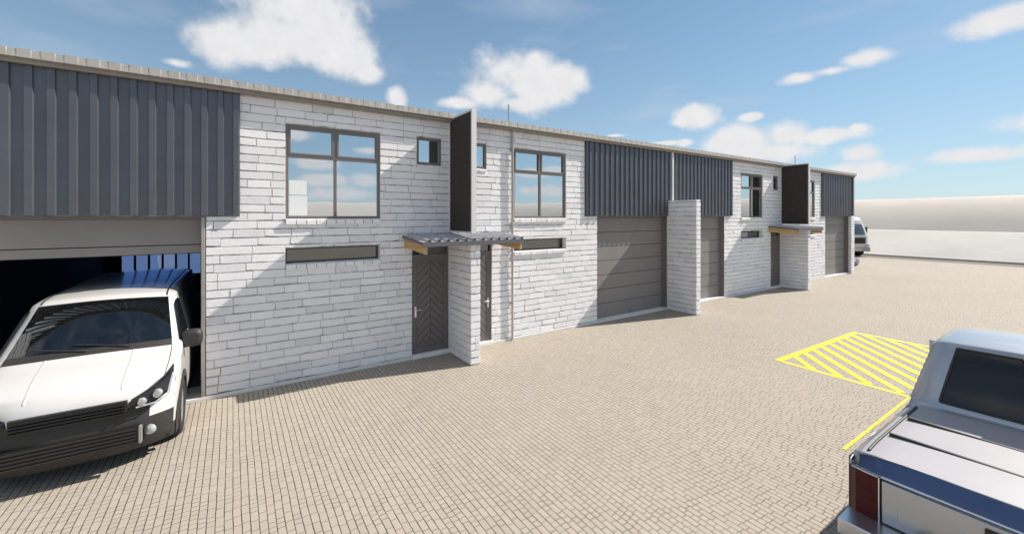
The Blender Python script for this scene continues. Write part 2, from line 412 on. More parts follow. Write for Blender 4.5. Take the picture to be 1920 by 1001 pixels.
for a, b in clads: nobrick.append((a - 0.02 if a > -8 else a, b + 0.0, HEAD + 0.0, EAVE))

def holed_wall(mb, x0, x1, z0, z1, y0, y1, holes, mat, reveal):
    xs = sorted({x0, x1, *[h[0] for h in holes], *[h[1] for h in holes]}); xs = [x for x in xs if x0 <= x <= x1]
    zs = sorted({z0, z1, *[h[2] for h in holes], *[h[3] for h in holes]}); zs = [z for z in zs if z0 <= z <= z1]
    def solid(i, j):
        if not (0 <= i < len(xs) - 1 and 0 <= j < len(zs) - 1): return False
        cx, cz = (xs[i] + xs[i + 1]) / 2, (zs[j] + zs[j + 1]) / 2
        return not any(h[0] < cx < h[1] and h[2] < cz < h[3] for h in holes)
    for i in range(len(xs) - 1):
        for j in range(len(zs) - 1):
            if not solid(i, j): continue
            a, b, c, d = xs[i], xs[i + 1], zs[j], zs[j + 1]
            mb.face([(a, y0, c), (b, y0, c), (b, y0, d), (a, y0, d)], mat)
            mb.face([(b, y1, c), (a, y1, c), (a, y1, d), (b, y1, d)], ROOM)
            for (ii, jj, q) in ((i - 1, j, [(a, y1, c), (a, y0, c), (a, y0, d), (a, y1, d)]), (i + 1, j, [(b, y0, c), (b, y1, c), (b, y1, d), (b, y0, d)]),
                                (i, j - 1, [(a, y1, c), (b, y1, c), (b, y0, c), (a, y0, c)]), (i, j + 1, [(a, y0, d), (b, y0, d), (b, y1, d), (a, y1, d)])):
                if not solid(ii, jj): mb.face(q, reveal)

def bricks(mb, O, U, Nn, u0, u1, z0, z1, holes, seed, proud=0.019):
    """Rows of individual painted bricks on the plane through O spanned by U and z, facing Nn."""
    r_ = random.Random(seed); O, U, Nn = Vector(O), Vector(U), Vector(Nn)
    flip = U.cross(Vector((0, 0, 1))).dot(Nn) < 0
    def put(ua, ub, za, zb, first, last):
        ga = r_.uniform(0.0012, 0.0034) if not first else 0.0
        gb = r_.uniform(0.0012, 0.0034) if not last else 0.0
        if r_.random() < 0.12: gb += 0.004 * (not last)
        small = ub - ua < 0.05 or zb - za < 0.04
        n = 1 if small else max(2, int((ub - ua) / 0.11))
        base = r_.uniform(0.005, 0.017); slope = r_.uniform(-0.005, 0.005)
        k = r_.random()
        lo, hi = [], []
        for i in range(n + 1):
            t = i / n; u = ua + ga + (ub - ua - ga - gb) * t
            d = base + slope * (t - 0.5) * 2 + r_.uniform(-0.0025, 0.0025)
            if k < 0.14: d += 0.010 * max(0, 1 - t * 2.5)
            elif k < 0.28: d += 0.010 * max(0, (t - 0.6) * 2.5)
            elif k < 0.34: d += 0.007
            lo.append((u, za + (0.002 if small else max(0.003, d)))); hi.append((u, zb - r_.uniform(0.0008, 0.0045)))
        ch = 0.001 if small else 0.006; pr = proud + r_.uniform(-0.004, 0.003)
        cx = (ua + ub) / 2; cz = (za + zb) / 2
        tilt = 0 if small else r_.uniform(-0.012, 0.012); tilz = 0 if small else r_.uniform(-0.03, 0.02)
        outer = lo + hi[::-1]; vs = [O + U * u + Vector((0, 0, z)) for u, z in outer]
        for i, (u, z) in enumerate(outer):
            uu = u + (ch * 0.5 if i in (0, 2 * n + 1) else -ch * 0.5 if i in (n, n + 1) else 0); zz = z + (ch if i <= n else -ch)
            vs.append(O + U * uu + Vector((0, 0, zz)) + Nn * (pr + tilt * (uu - cx) + tilz * (zz - cz) + (0 if small else r_.uniform(-0.0015, 0.0015)) - ch * 0.3))
        N_ = len(outer); fs = [(i, (i + 1) % N_, N_ + (i + 1) % N_, N_ + i) for i in range(N_)]
        for i in range(n): fs.append((N_ + i, N_ + i + 1, N_ + 2 * n - i, N_ + 2 * n + 1 - i))
        if flip: fs = [f[::-1] for f in fs]
        mb.mesh(vs, fs, BRICK, False, min(1, max(0, r_.gauss(0.5, 0.22))))
    nrow = int(math.ceil((z1 - z0) / COURSE))
    for row in range(nrow):
        ra, rb = z0 + row * COURSE, min(z0 + (row + 1) * COURSE, z1)
        if rb - ra < 0.02: continue
        u = u0 - r_.uniform(0.0, 0.4); joints = [u0]
        while True:
            u += r_.choice((0.38, 0.42, 0.45, 0.48, 0.58)) + r_.uniform(-0.05, 0.05)
            if u > u1 - 0.06: break
            if u > u0 + 0.06: joints.append(u)
        joints.append(u1)
        near = [h for h in holes if h[2] < rb - 0.002 and h[3] > ra + 0.002]
        edges = [v for h in near for v in h[:2]]
        js = [j for j in joints if all(abs(j - e) > 0.07 for e in edges) or j in (u0, u1)]
        js = sorted(set(js + [e for e in edges if u0 < e < u1]))
        for p, q in zip(js[:-1], js[1:]):
            if q - p < 0.012: continue
            c = (p + q) / 2; spans = [(ra, rb)]
            for h in near:
                if not h[0] < c < h[1]: continue
                ns = []
                for (za, zb) in spans:
                    if h[2] > za: ns.append((za, min(zb, h[2])))
                    if h[3] < zb: ns.append((max(za, h[3]), zb))
                spans = ns
            for za, zb in spans:
                if zb - za > 0.012: put(p, q, za, zb, p == u0 or p in edges, q == u1 or q in edges)

BACK = 0.014                       # wall backing lies this far behind the brick faces' plane
WALLT = 0.24
mb = MB()
holed_wall(mb, XL, XR, 0, EAVE, BACK, WALLT, openings, MORTAR, PLASTER)
bricks(mb, (0, BACK, 0), (1, 0, 0), (0, -1, 0), XL, XR, 0.06, EAVE - 0.02, openings + nobrick, 11)
mb.build('brick_wall', bld)
# plinth strip and steps
mb = MB()
segs = [XL]
mb.box(XL, XR, -0.03, BACK - 0.001, 0, 0.058, PLINTH)
for a, b in garages: mb.box(a + 0.001, b - 0.001, BACK, 0.6, 0.0, 0.056, PLINTH)
mb.build('plinth', bld, bevel=0.006)
# rest of the shell: floor, slab, roof, back and end walls, party walls
DEPTH = 11.0
mb = MB()
mb.face([(XL, WALLT, 0.05), (XR, WALLT, 0.05), (XR, DEPTH, 0.05), (XL, DEPTH, 0.05)], CONC)
for a, b in ((F0 - 4.2, F0 + 4.2), (F1 - 4.2, F1 + 4.2)):
    mb.box(a, b, WALLT + 0.005, DEPTH - 0.3, 2.62, 2.86, ROOM)       # office floor
    mb.box(a, b, 4.0, 4.1, 0.05, 2.62, ROOM); mb.box(a, b, 4.0, 4.1, 2.86, 5.15, ROOM)
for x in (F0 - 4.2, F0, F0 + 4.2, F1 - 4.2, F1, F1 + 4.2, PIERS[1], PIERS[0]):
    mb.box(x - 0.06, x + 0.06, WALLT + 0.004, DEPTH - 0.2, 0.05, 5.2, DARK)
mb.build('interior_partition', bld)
mb = MB()
BW = [(-3.2, -0.6, 0.85, 4.6), (-6.9, -4.2, 0.85, 4.6)]
xs = [XL, BW[1][0], BW[1][1], BW[0][0], BW[0][1], XR]
for i, (a, b) in enumerate(zip(xs[:-1], xs[1:])):
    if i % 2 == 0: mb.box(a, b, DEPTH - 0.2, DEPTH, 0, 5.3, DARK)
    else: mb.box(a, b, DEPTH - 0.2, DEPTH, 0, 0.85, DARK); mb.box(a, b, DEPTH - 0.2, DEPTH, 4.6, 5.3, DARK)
mb.build('rear_wall', bld)
for a, b, c, d in BW:
    fr = MB()
    n = 7
    for k in range(n + 1): x = a + (b - a) * k / n; fr.box(x - 0.03, x + 0.03, DEPTH - 0.16, DEPTH - 0.1, c, d, DARK)
    for z in (c + 0.03, 1.9, 3.2, d - 0.03): fr.box(a, b, DEPTH - 0.17, DEPTH - 0.11, z - 0.025, z + 0.025, DARK)
    fo = fr.build('rear_window', bld)
    g = MB(); g.face([(a, DEPTH - 0.13, c), (b, DEPTH - 0.13, c), (b, DEPTH - 0.13, d), (a, DEPTH - 0.13, d)], GLASSB); g.build('pane', fo)
# end walls
mb = MB()
for x, sgn in ((XR, 1), (XL, -1)):
    a, b = (x - 0.24, x - 0.016) if sgn > 0 else (x + 0.016, x + 0.24)
    mb.box(a, b, WALLT + 0.002, DEPTH - 0.202, 0, EAVE, MORTAR)
    bricks(mb, (x - 0.016 * sgn, 0, 0), (0, 1, 0), (sgn, 0, 0), 0.0, DEPTH, 0.06, EAVE, [], 21 + sgn)
mb.build('end_wall', bld)
# end pier that closes the terrace
mb = MB()
ex0, ex1 = PIERS[2] - 0.30, XR
mb.box(ex0 + 0.014, ex1 - 0.014, -0.106, -0.004, 0, HEAD, MORTAR)
bricks(mb, (0, -0.106, 0), (1, 0, 0), (0, -1, 0), ex0, ex1, 0.0, HEAD, [], 31)
bricks(mb, (ex0 + 0.014, 0, 0), (0, 1, 0), (-1, 0, 0), -0.106, 0.0, 0.0, HEAD, [], 32)
bricks(mb, (ex1 - 0.014, 0, 0), (0, 1, 0), (1, 0, 0), -0.106, 0.0, 0.0, HEAD, [], 33)
mb.build('end_pier', bld)

# roof and eaves
mb = MB()
mb.face([(XL - 0.1, -0.14, 5.238), (XR + 0.1, -0.14, 5.238), (XR + 0.1, DEPTH + 0.2, 5.62), (XL - 0.1, DEPTH + 0.2, 5.62)], ROOFM)
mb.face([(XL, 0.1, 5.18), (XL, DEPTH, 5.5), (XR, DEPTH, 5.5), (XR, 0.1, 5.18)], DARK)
for x in (XL - 0.1, XR + 0.1):
    mb.face([(x, -0.14, 5.1), (x, DEPTH + .2, 5.2), (x, DEPTH + .2, 5.62), (x, -0.14, 5.238)], FASCIA)
mb.build('roof', bld)
mb = MB()
# ribbed edge of the roof sheet, trapezoid flutes seen end-on over a plain gutter board
pit = 0.225; x = XL - 0.1; top, bot = [], []
while x < XR + 0.1:
    for dx, dy, dz in ((0, 0, 0), (0.13, 0, 0), (0.137, 0.005, -0.008), (0.218, 0.005, -0.008)):
        top.append((x + dx, -0.172 + dy, 5.245 + dz)); bot.append((x + dx, -0.172 + dy * 0.35, 5.128))
    x += pit
mb.loft([bot, top], FASCIA, smooth=False)
mb.loft([top, [(p[0], -0.10, p[2] + 0.002) for p in top]], ROOFM, smooth=False)
mb.box(XL - 0.1, XR + 0.1, -0.135, -0.118, 5.060, 5.127, SOFFIT)
mb.build('eaves_edge', bld)
mb = MB(); mb.box(XL - 0.1, XR + 0.1, -0.117, BACK + 0.05, 5.066, 5.090, SOFFIT); mb.box(XL - 0.1, XR + 0.1, -0.160, -0.136, 5.112, 5.127, SOFFIT); mb.build('soffit', bld)

# cladding panels: narrow raised ribs between wide pans
for (a, b) in clads:
    mb = MB(); pit = 0.2125; n = max(1, round((b - a) / pit)); pit = (b - a) / n
    prof = [(a, -0.004)]
    for k in range(n):
        x = a + k * pit
        prof += [(x + 0.004, -0.044), (x + pit - 0.098, -0.044), (x + pit - 0.090, -0.074), (x + pit - 0.014, -0.074), (x + pit - 0.004, -0.044)]
    prof += [(b, -0.044), (b, -0.004)]
    lo = [(p[0], p[1], HEAD + 0.015) for p in prof]; hi = [(p[0], p[1], 5.064) for p in prof]
    mb.loft([lo, hi], CLAD, smooth=False)
    mb.face([(a, -0.004, HEAD + 0.016), (b, -0.004, HEAD + 0.016), (b, -0.044, HEAD + 0.016), (a, -0.044, HEAD + 0.016)], CLAD)
    mb.box(a + 0.002, b - 0.002, -0.003, BACK - 0.002, HEAD + 0.012, 5.063, CLAD)
    mb.build('cladding', bld)
# box downpipes between claddings
for m_ in PIERS[:2]:
    mb = MB()
    mb.box(m_ + 0.035, m_ + 0.115, -0.10, -0.01, 3.505, 5.10, TRIM)
    mb.build('box_downpipe', bld, bevel=0.006)
mb = MB(); mb.box(XR - 0.14, XR + 0.02, -0.112, 0.05, HEAD + 0.02, 5.095, FLASH); mb.build('corner_flashing', bld)

# windows
def window(x0, x1, z0, z1, cols, trans, fw, yf, depth, glass, name, sash=0.0, FRAME=FRAME):
    fr = MB(); y0, y1 = yf, yf + depth
    fr.box(x0, x0 + fw, y0, y1, z0, z1, FRAME); fr.box(x1 - fw, x1, y0, y1, z0, z1, FRAME)
    fr.box(x0 + fw, x1 - fw, y0, y1, z0, z0 + fw, FRAME); fr.box(x0 + fw, x1 - fw, y0, y1, z1 - fw, z1, FRAME)
    zs = [z0 + fw, z1 - fw]
    if trans: 
        fr.box(x0 + fw, x1 - fw, y0 - 0.004, y1, trans - fw / 2, trans + fw / 2, FRAME); zs = [z0 + fw, trans - fw / 2, trans + fw / 2, z1 - fw]
    xm = []
    for k in range(1, cols):
        x = x0 + (x1 - x0) * k / cols; xm.append(x)
        for za, zb in zip(zs[0::2], zs[1::2]): fr.box(x - fw / 2, x + fw / 2, y0 + 0.001, y1, za, zb, FRAME)
    o = fr.build(name, bld, bevel=0.003)
    xe = [x0 + fw] + [v for x in xm for v in (x - fw / 2, x + fw / 2)] + [x1 - fw]
    for r_, (za, zb) in enumerate(zip(zs[0::2], zs[1::2])):
        for xa, xb in zip(xe[0::2], xe[1::2]):
            yp = y0 + depth * 0.45
            if sash and r_ == 1:
                s_ = MB()
                s_.box(xa, xa + sash, y0 - 0.010, y0 + 0.02, za, zb, FRAME); s_.box(xb - sash, xb, y0 - 0.010, y0 + 0.02, za, zb, FRAME)
                s_.box(xa + sash, xb - sash, y0 - 0.010, y0 + 0.02, za, za + sash, FRAME); s_.box(xa + sash, xb - sash, y0 - 0.010, y0 + 0.02, zb - sash, zb, FRAME)
                s_.build('sash', o, bevel=0.002)
            g = MB(); g.box(xa - 0.004, xb + 0.004, yp, yp + 0.006, za - 0.004, zb + 0.004, glass); g.build('pane', o)
    return o
def sill(o, x0, x1, z, proj=0.045, h=0.098):
    mb = MB(); n = max(2, round((x1 - x0) / 0.168)); p = (x1 - x0) / n; r_ = random.Random(int(x0 * 100))
    for k in range(n):
        xa, xb = x0 + k * p + 0.006, x0 + (k + 1) * p - 0.006; dz = r_.uniform(-0.004, 0.004); dy = r_.uniform(-0.004, 0.004)
        v = [(xa, -proj + dy, z - h + dz), (xb, -proj + dy, z - h + dz), (xb, 0.06, z - h + dz), (xa, 0.06, z - h + dz),
             (xa, -proj + dy, z - 0.018 + dz), (xb, -proj + dy, z - 0.018 + dz), (xb, 0.06, z - 0.002), (xa, 0.06, z - 0.002)]
        mb.mesh(v, [(0, 3, 2, 1), (4, 5, 6, 7), (0, 1, 5, 4), (2, 3, 7, 6), (1, 2, 6, 5), (3, 0, 4, 7)], BRICK, False, r_.random())
    mb.box(x0 + 0.002, x1 - 0.002, -proj + 0.014, 0.058, z - h + 0.006, z - 0.024, SILLM)
    mb.build('window_sill', o)
big = []
for a, b in windows:
    o = window(a, b, WB, WT, 2, WB + (WT - WB) * 0.665, 0.05, 0.03, 0.07, GLASS, 'window', 0.036); sill(o, a, b, WB); big.append(o)
for a, b in slits:
    o = window(a, b, SB, ST, 1, None, 0.035, 0.145, 0.06, GLASSD, 'slit_window', FRAME=SLITF); sill(o, a, b, SB, 0.04, 0.09)
for a, b in smalls:
    o = window(a, b, 4.10, 4.68, 1, None, 0.055, 0.02, 0.07, GLASS, 'small_window', 0.0); sill(o, a, b, 4.10, 0.025, 0.06)

# doors with chevron boarding
def clip(poly, ax, val, keep_less):
    out = []
    for i in range(len(poly)):
        p, q = poly[i], poly[(i + 1) % len(poly)]
        ip = (p[ax] <= val) == keep_less or p[ax] == val; iq = (q[ax] <= val) == keep_less or q[ax] == val
        if ip: out.append(p)
        if ip != iq:
            t = (val - p[ax]) / (q[ax] - p[ax]); out.append((p[0] + (q[0] - p[0]) * t, p[1] + (q[1] - p[1]) * t))
    return out
def chevron_door(x0, x1, handle_left):
    z0, zl, zt = 0.085, 2.13, 2.46; y = 0.035
    fr = MB(); fw = 0.03
    fr.box(x0, x0 + fw, y - 0.01, y + 0.08, 0.06, zt, FRAME); fr.box(x1 - fw, x1, y - 0.01, y + 0.08, 0.06, zt, FRAME)
    fr.box(x0 + fw, x1 - fw, y - 0.01, y + 0.08, zt - fw, zt, FRAME); fr.box(x0 + fw, x1 - fw, y - 0.012, y + 0.08, zl + 0.004, zl + 0.05, FRAME)
    d = fr.build('door', bld, bevel=0.002)
    st = MB(); st.box(x0 + 0.001, x1 - 0.001, -0.055, WALLT, 0.0, 0.084, PLASTER); st.build('door_step', d, bevel=0.006)
    g = MB(); g.box(x0 + fw, x1 - fw, y + 0.05, y + 0.056, zl + 0.05, zt - fw, GLASSD); g.build('transom_pane', d)
    lf = MB(); a, b = x0 + fw + 0.003, x1 - fw - 0.003
    lf.box(a, b, y + 0.012, y + 0.05, z0, zl, GROOVE)
    bx, bz0, bz1 = 0.085, z0 + 0.14, zl - 0.10
    # stiles and rails stand proud, boards between them
    lf.box(a, a + bx, y, y + 0.011, z0, zl, DOORM); lf.box(b - bx, b, y, y + 0.011, z0, zl, DOORM)
    lf.box(a + bx, b - bx, y, y + 0.011, z0, bz0 - 0.006, DOORM); lf.box(a + bx, b - bx, y, y + 0.011, bz1 + 0.006, zl, DOORM)
    cx = (a + b) / 2; pitch = 0.165; gap = 0.016
    for side in (-1, 1):
        xa, xb = (a + bx + 0.006, cx - 0.004) if side < 0 else (cx + 0.004, b - bx - 0.006)
        k = -6
        while True:
            zc = bz0 + k * pitch
            if zc > bz1 + 1: break
            k += 1
            # line through centre at height zc falling away at 45 degrees towards the edge
            def zz(x): return zc - abs(x - cx)
            poly = [(xa, zz(xa)), (xb, zz(xb)), (xb, zz(xb) + pitch - gap), (xa, zz(xa) + pitch - gap)]
            poly = clip(poly, 1, bz0, False)
            if len(poly) > 2: poly = clip(poly, 1, bz1, True)
            if len(poly) < 3: continue
            f_ = [(p[0], y + 0.002, p[1]) for p in poly]; bk = [(p[0], y + 0.012, p[1]) for p in poly]
            lf.face(f_, DOORM)
            for i in range(len(f_)):
                j = (i + 1) % len(f_); lf.face([f_[j], f_[i], bk[i], bk[j]], DOORM)
    lf.build('door_leaf', d)
    h = MB(); hx = a + 0.055 if handle_left else b - 0.055; s = 1 if handle_left else -1
    h.box(hx - 0.022, hx + 0.022, y - 0.012, y, 0.86, 1.09, CHROME)
    h.tube([(hx, y - 0.010, 1.02), (hx, y - 0.05, 1.02), (hx + s * 0.015, y - 0.056, 1.02), (hx + s * 0.13, y - 0.056, 1.02)], 0.010, CHROME, 8)
    h.build('door_handle', d, bevel=0.003)
for i, (a, b) in enumerate(doors): chevron_door(a, b, i % 2 == 0)

# garage doors: sectional panels in a steel surround
def garage_door(x0, x1, open_to, frame_right=True):
    y = 0.17; fr = MB(); fw = 0.075
    fr.box(x0, x0 + fw, y - 0.05, y + 0.06, 0.057, HEAD, FRAME); fr.box(x1 - fw, x1, y - 0.05, y + 0.06, 0.057, HEAD, FRAME)
    fr.box(x0 + fw, x1 - fw, y - 0.048, y + 0.06, HEAD - 0.05, HEAD - 0.002, FRAME)
    d = fr.build('garage_door', bld, bevel=0.003)
    z = HEAD - 0.05; hgt = 0.412; lf = MB(); zb = 0.06 + open_to
    levels = []; q = 0.06
    while q < HEAD - 0.06: levels.append(q); q += hgt
    levels.append(HEAD - 0.05)
    for za, zc in zip(levels[:-1], levels[1:]):
        if zc <= zb + 0.02: continue
        za = max(za, zb)
        a, b = x0 + fw + 0.002, x1 - fw - 0.002
        v0 = [(a, za + 0.012), (b, za + 0.012), (b, zc - 0.004), (a, zc - 0.004)]
        f_ = [(p[0], y, p[1]) for p in v0]
        bk = [(a, y + 0.022, za), (b, y + 0.022, za), (b, y + 0.022, zc), (a, y + 0.022, zc)]
        lf.face(f_, GARAGE)
        for i in range(4):
            j = (i + 1) % 4; lf.face([f_[j], f_[i], bk[i], bk[j]], GROOVE if i == 0 else GARAGE)
        lf.box(a, b, y + 0.0225, y + 0.045, za, zc, GROOVE)
    lf.build('door_panel', d)
    if not open_to:
        lk = MB(); lk.box((x0 + x1) / 2 - 0.06, (x0 + x1) / 2 + 0.06, y - 0.02, y - 0.001, 0.11, 0.14, FRAME); lk.build('door_pull', d, bevel=0.004)
    # coated jamb linings
    jm = MB(); jm.box(x0 + 0.0005, x0 + 0.012, 0.004, y - 0.051, 0.057, HEAD - 0.002, FRAME); jm.box(x1 - 0.012, x1 - 0.0005, 0.004, y - 0.051, 0.057, HEAD - 0.002, FRAME)
    jm.box(x0 + 0.013, x1 - 0.013, 0.004, y - 0.051, HEAD - 0.012, HEAD - 0.001, FRAME)
    jm.build('jamb_lining', d)
garage_door(*garages[0], 2.33); garage_door(*garages[1], 0); garage_door(*garages[2], 0); garage_door(*garages[3], 0); garage_door(*garages[4], 0)
# steel post beside the open door
mb = MB(); mb.box(garages[0][1] - 0.062, garages[0][1] - 0.013, -0.02, 0.11, 0.057, HEAD - 0.013, STEEL); mb.build('steel_post', bld, bevel=0.004)

# entrance fins, canopies, dividing piers
FD = 1.03
def brick_fin(xc, top, name, seed, zcap=True):
    t = 0.107; mb = MB(); o_ = 0.014
    mb.box(xc - t + o_, xc + t - o_, -FD + o_, BACK - 0.003, 0, top - 0.004, MORTAR)
    bricks(mb, (xc - t + o_, 0, 0), (0, 1, 0), (-1, 0, 0), -FD + 0.002, 0.0, 0.0, top, [], seed)
    bricks(mb, (xc + t - o_, 0, 0), (0, 1, 0), (1, 0, 0), -FD + 0.002, 0.0, 0.0, top, [], seed + 1)
    bricks(mb, (0, -FD + o_, 0), (1, 0, 0), (0, -1, 0), xc - t, xc + t, 0.0, top, [], seed + 2)
    mb.box(xc - t + 0.004, xc + t - 0.004, -FD + 0.004, -0.004, top - 0.012, top + 0.004, PLASTER)
    return mb.build(name, bld)
for i, f in enumerate((F0, F1)):
    brick_fin(f, 2.46, 'entrance_fin', 100 + 10 * i)
    # upper screen: dark panel in a pale frame
    t = 0.107; yA, yB, zA, zB = -FD - 0.03, -0.006, 2.66, 5.135
    mb = MB()
    mb.box(f - t, f + 0.004, yA, yA + 0.035, zA, zB + 0.02, TRIM)
    mb.box(f - t, f + 0.004, yA + 0.0355, yB, zB - 0.02, zB + 0.02, TRIM)
    mb.box(f - t, f + 0.004, yA + 0.0355, yB, zA, zA + 0.03, TRIM)
    mb.box(f - t, f + 0.004, yB - 0.03, yB - 0.0005, zA + 0.0305, zB - 0.0205, TRIM)
    s_ = mb.build('screen_frame', bld, bevel=0.003)
    pn = MB(); pn.box(f - t + 0.012, f - 0.010, yA + 0.036, yB - 0.031, zA + 0.031, zB - 0.021, FINP); pn.build('screen_panel', s_)
    # canopy over the doors
    ca, cb = f - 1.16, f + 1.145; yF = -1.10
    def zc(y): return 2.60 + 0.085 * y / 1.10
    fr = MB()
    # front and side angle
    fr.box(ca - 0.004, cb + 0.004, yF - 0.018, yF, 2.425, 2.512, FLASH)
    fs_ = fr.build('canopy_fascia', bld, bevel=0.003)
    for x in (ca - 0.003, cb - 0.003):
        sg = MB(); v = []
        for xx in (x, x + 0.006):
            v += [(xx, yF + 0.001, zc(yF) - 0.05), (xx, -0.004, zc(0) - 0.05), (xx, -0.004, zc(0) + 0.012), (xx, yF + 0.001, zc(yF) + 0.006)]
        sg.mesh(v, [(0, 1, 2, 3), (7, 6, 5, 4), (0, 4, 5, 1), (1, 5, 6, 2), (2, 6, 7, 3), (3, 7, 4, 0)], FLASH)
        sg.build('side_flashing', fs_)
    sh = MB(); n = 12; pit = (cb - ca) / n; prof = []
    for k in range(n):
        x = ca + k * pit
        prof += [(x, 0.0), (x + pit * 0.52, 0.0), (x + pit * 0.64, 0.045), (x + pit * 0.86, 0.045), (x + pit * 0.97, 0.0)]
    prof.append((cb, 0.0))
    fr_, re_ = [(p[0], yF + 0.002, zc(yF) + p[1]) for p in prof], [(p[0], -0.003, zc(0) + p[1]) for p in prof]
    sh.loft([fr_, re_], SHEET, smooth=False)
    sh.loft([[(p[0], p[1], p[2] - 0.004) for p in re_], [(p[0], p[1], p[2] - 0.004) for p in fr_]], SHEET, smooth=False)
    sh.build('canopy_sheet', fs_)
    for y in (-0.12, -0.42, -0.72, -1.02):
        zt_ = zc(y) - 0.008
        for a, b in ((ca + 0.03, f - 0.115), (f + 0.115, cb - 0.03)): 
            pu = MB(); pu.box(a, b, y - 0.028, y + 0.028, zt_ - 0.052, zt_, WOOD); pu.build('purlin', fs_, bevel=0.003)
    for x in (ca + 0.045, cb - 0.105):
        bm_ = MB(); v = []
        for xx in (x, x + 0.062):
            v += [(xx, -1.085, zc(-1.085) - 0.062 - 0.165), (xx, -0.004, zc(0) - 0.062 - 0.185), (xx, -0.004, zc(0) - 0.062), (xx, -1.085, zc(-1.085) - 0.062)]
        bm_.mesh(v, [(0, 1, 2, 3), (7, 6, 5, 4), (0, 4, 5, 1), (1, 5, 6, 2), (2, 6, 7, 3), (3, 7, 4, 0)], WOOD)
        bm_.build('canopy_beam', fs_, bevel=0.004)
    # rainwater pipe with brackets, and the thin vent rod above the roof
    px = f + 1.55
    dp = MB(); dp.tube([(px, -0.105, 5.10), (px, -0.05, 4.98), (px, -0.05, 0.03)], 0.028, PIPE, 12)
    d_ = dp.build('downpipe', bld)
    for z in (4.6, 2.72, 2.18, 0.9):
        bk = MB(); bk.tube([(px, -0.05, z - 0.02), (px, -0.05, z + 0.02)], 0.036, PIPE, 12); bk.box(px - 0.05, px + 0.02, -0.03, 0.0, z - 0.012, z + 0.012, PIPE); bk.build('pipe_bracket', d_)
    vr = MB(); vr.tube([(px, 0.12, 5.22), (px, 0.12, 5.735)], 0.016, STEEL, 10); vr.tube([(px, 0.12, 5.225), (px, 0.12, 5.27)], [0.05, 0.02], STEEL, 12); vr.build('vent_rod', bld)
for i, m_ in enumerate(PIERS[:2]): brick_fin(m_, 3.5, 'dividing_pier', 200 + 10 * i)
# white sheet leaning inside the large window by the open garage
wx0 = windows[0][0] + 0.06
mb = MB(); mb.box(wx0, wx0 + 0.30, 0.052, 0.0605, WB + 0.06, WB + 0.42, PAPER); mb.box(wx0, wx0 + 0.29, 0.052, 0.0605, WB + 0.44, WB + 0.70, PAPER)
mb.build('window_sheet', big[0])

# ------------------------------------------------------------------ far end of the yard
mb = MB()
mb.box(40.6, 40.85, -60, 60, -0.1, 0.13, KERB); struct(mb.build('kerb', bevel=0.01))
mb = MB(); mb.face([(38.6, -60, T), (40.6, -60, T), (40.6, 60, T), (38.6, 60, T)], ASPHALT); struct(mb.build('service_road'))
mb = MB(); mb.loft([[(40.85, -60, 0.10), (41.5, -60, 0.25), (47.5, -60, 1.75), (49, -60, 1.8), (56, -60, 1.0)], [(40.85, 60, 0.10), (41.5, 60, 0.25), (47.5, 60, 1.75), (49, 60, 1.8), (56, 60, 1.0)]], EMB, flip=True)
struct(mb.build('embankment'))

# ------------------------------------------------------------------ vehicles
def catmull(pts, per=6):
    out = []
    for i in range(len(pts) - 1):
        p0, p1, p2, p3 = pts[max(i - 1, 0)], pts[i], pts[i + 1], pts[min(i + 2, len(pts) - 1)]
        for k in range(per):
            t = k / per
            out.append(tuple(0.5 * (2 * b + (c - a) * t + (2 * a - 5 * b + 4 * c - d) * t * t + (3 * b - a - 3 * c + d) * t ** 3) for a, b, c, d in zip(p0, p1, p2, p3)))
    out.append(tuple(pts[-1])); return out

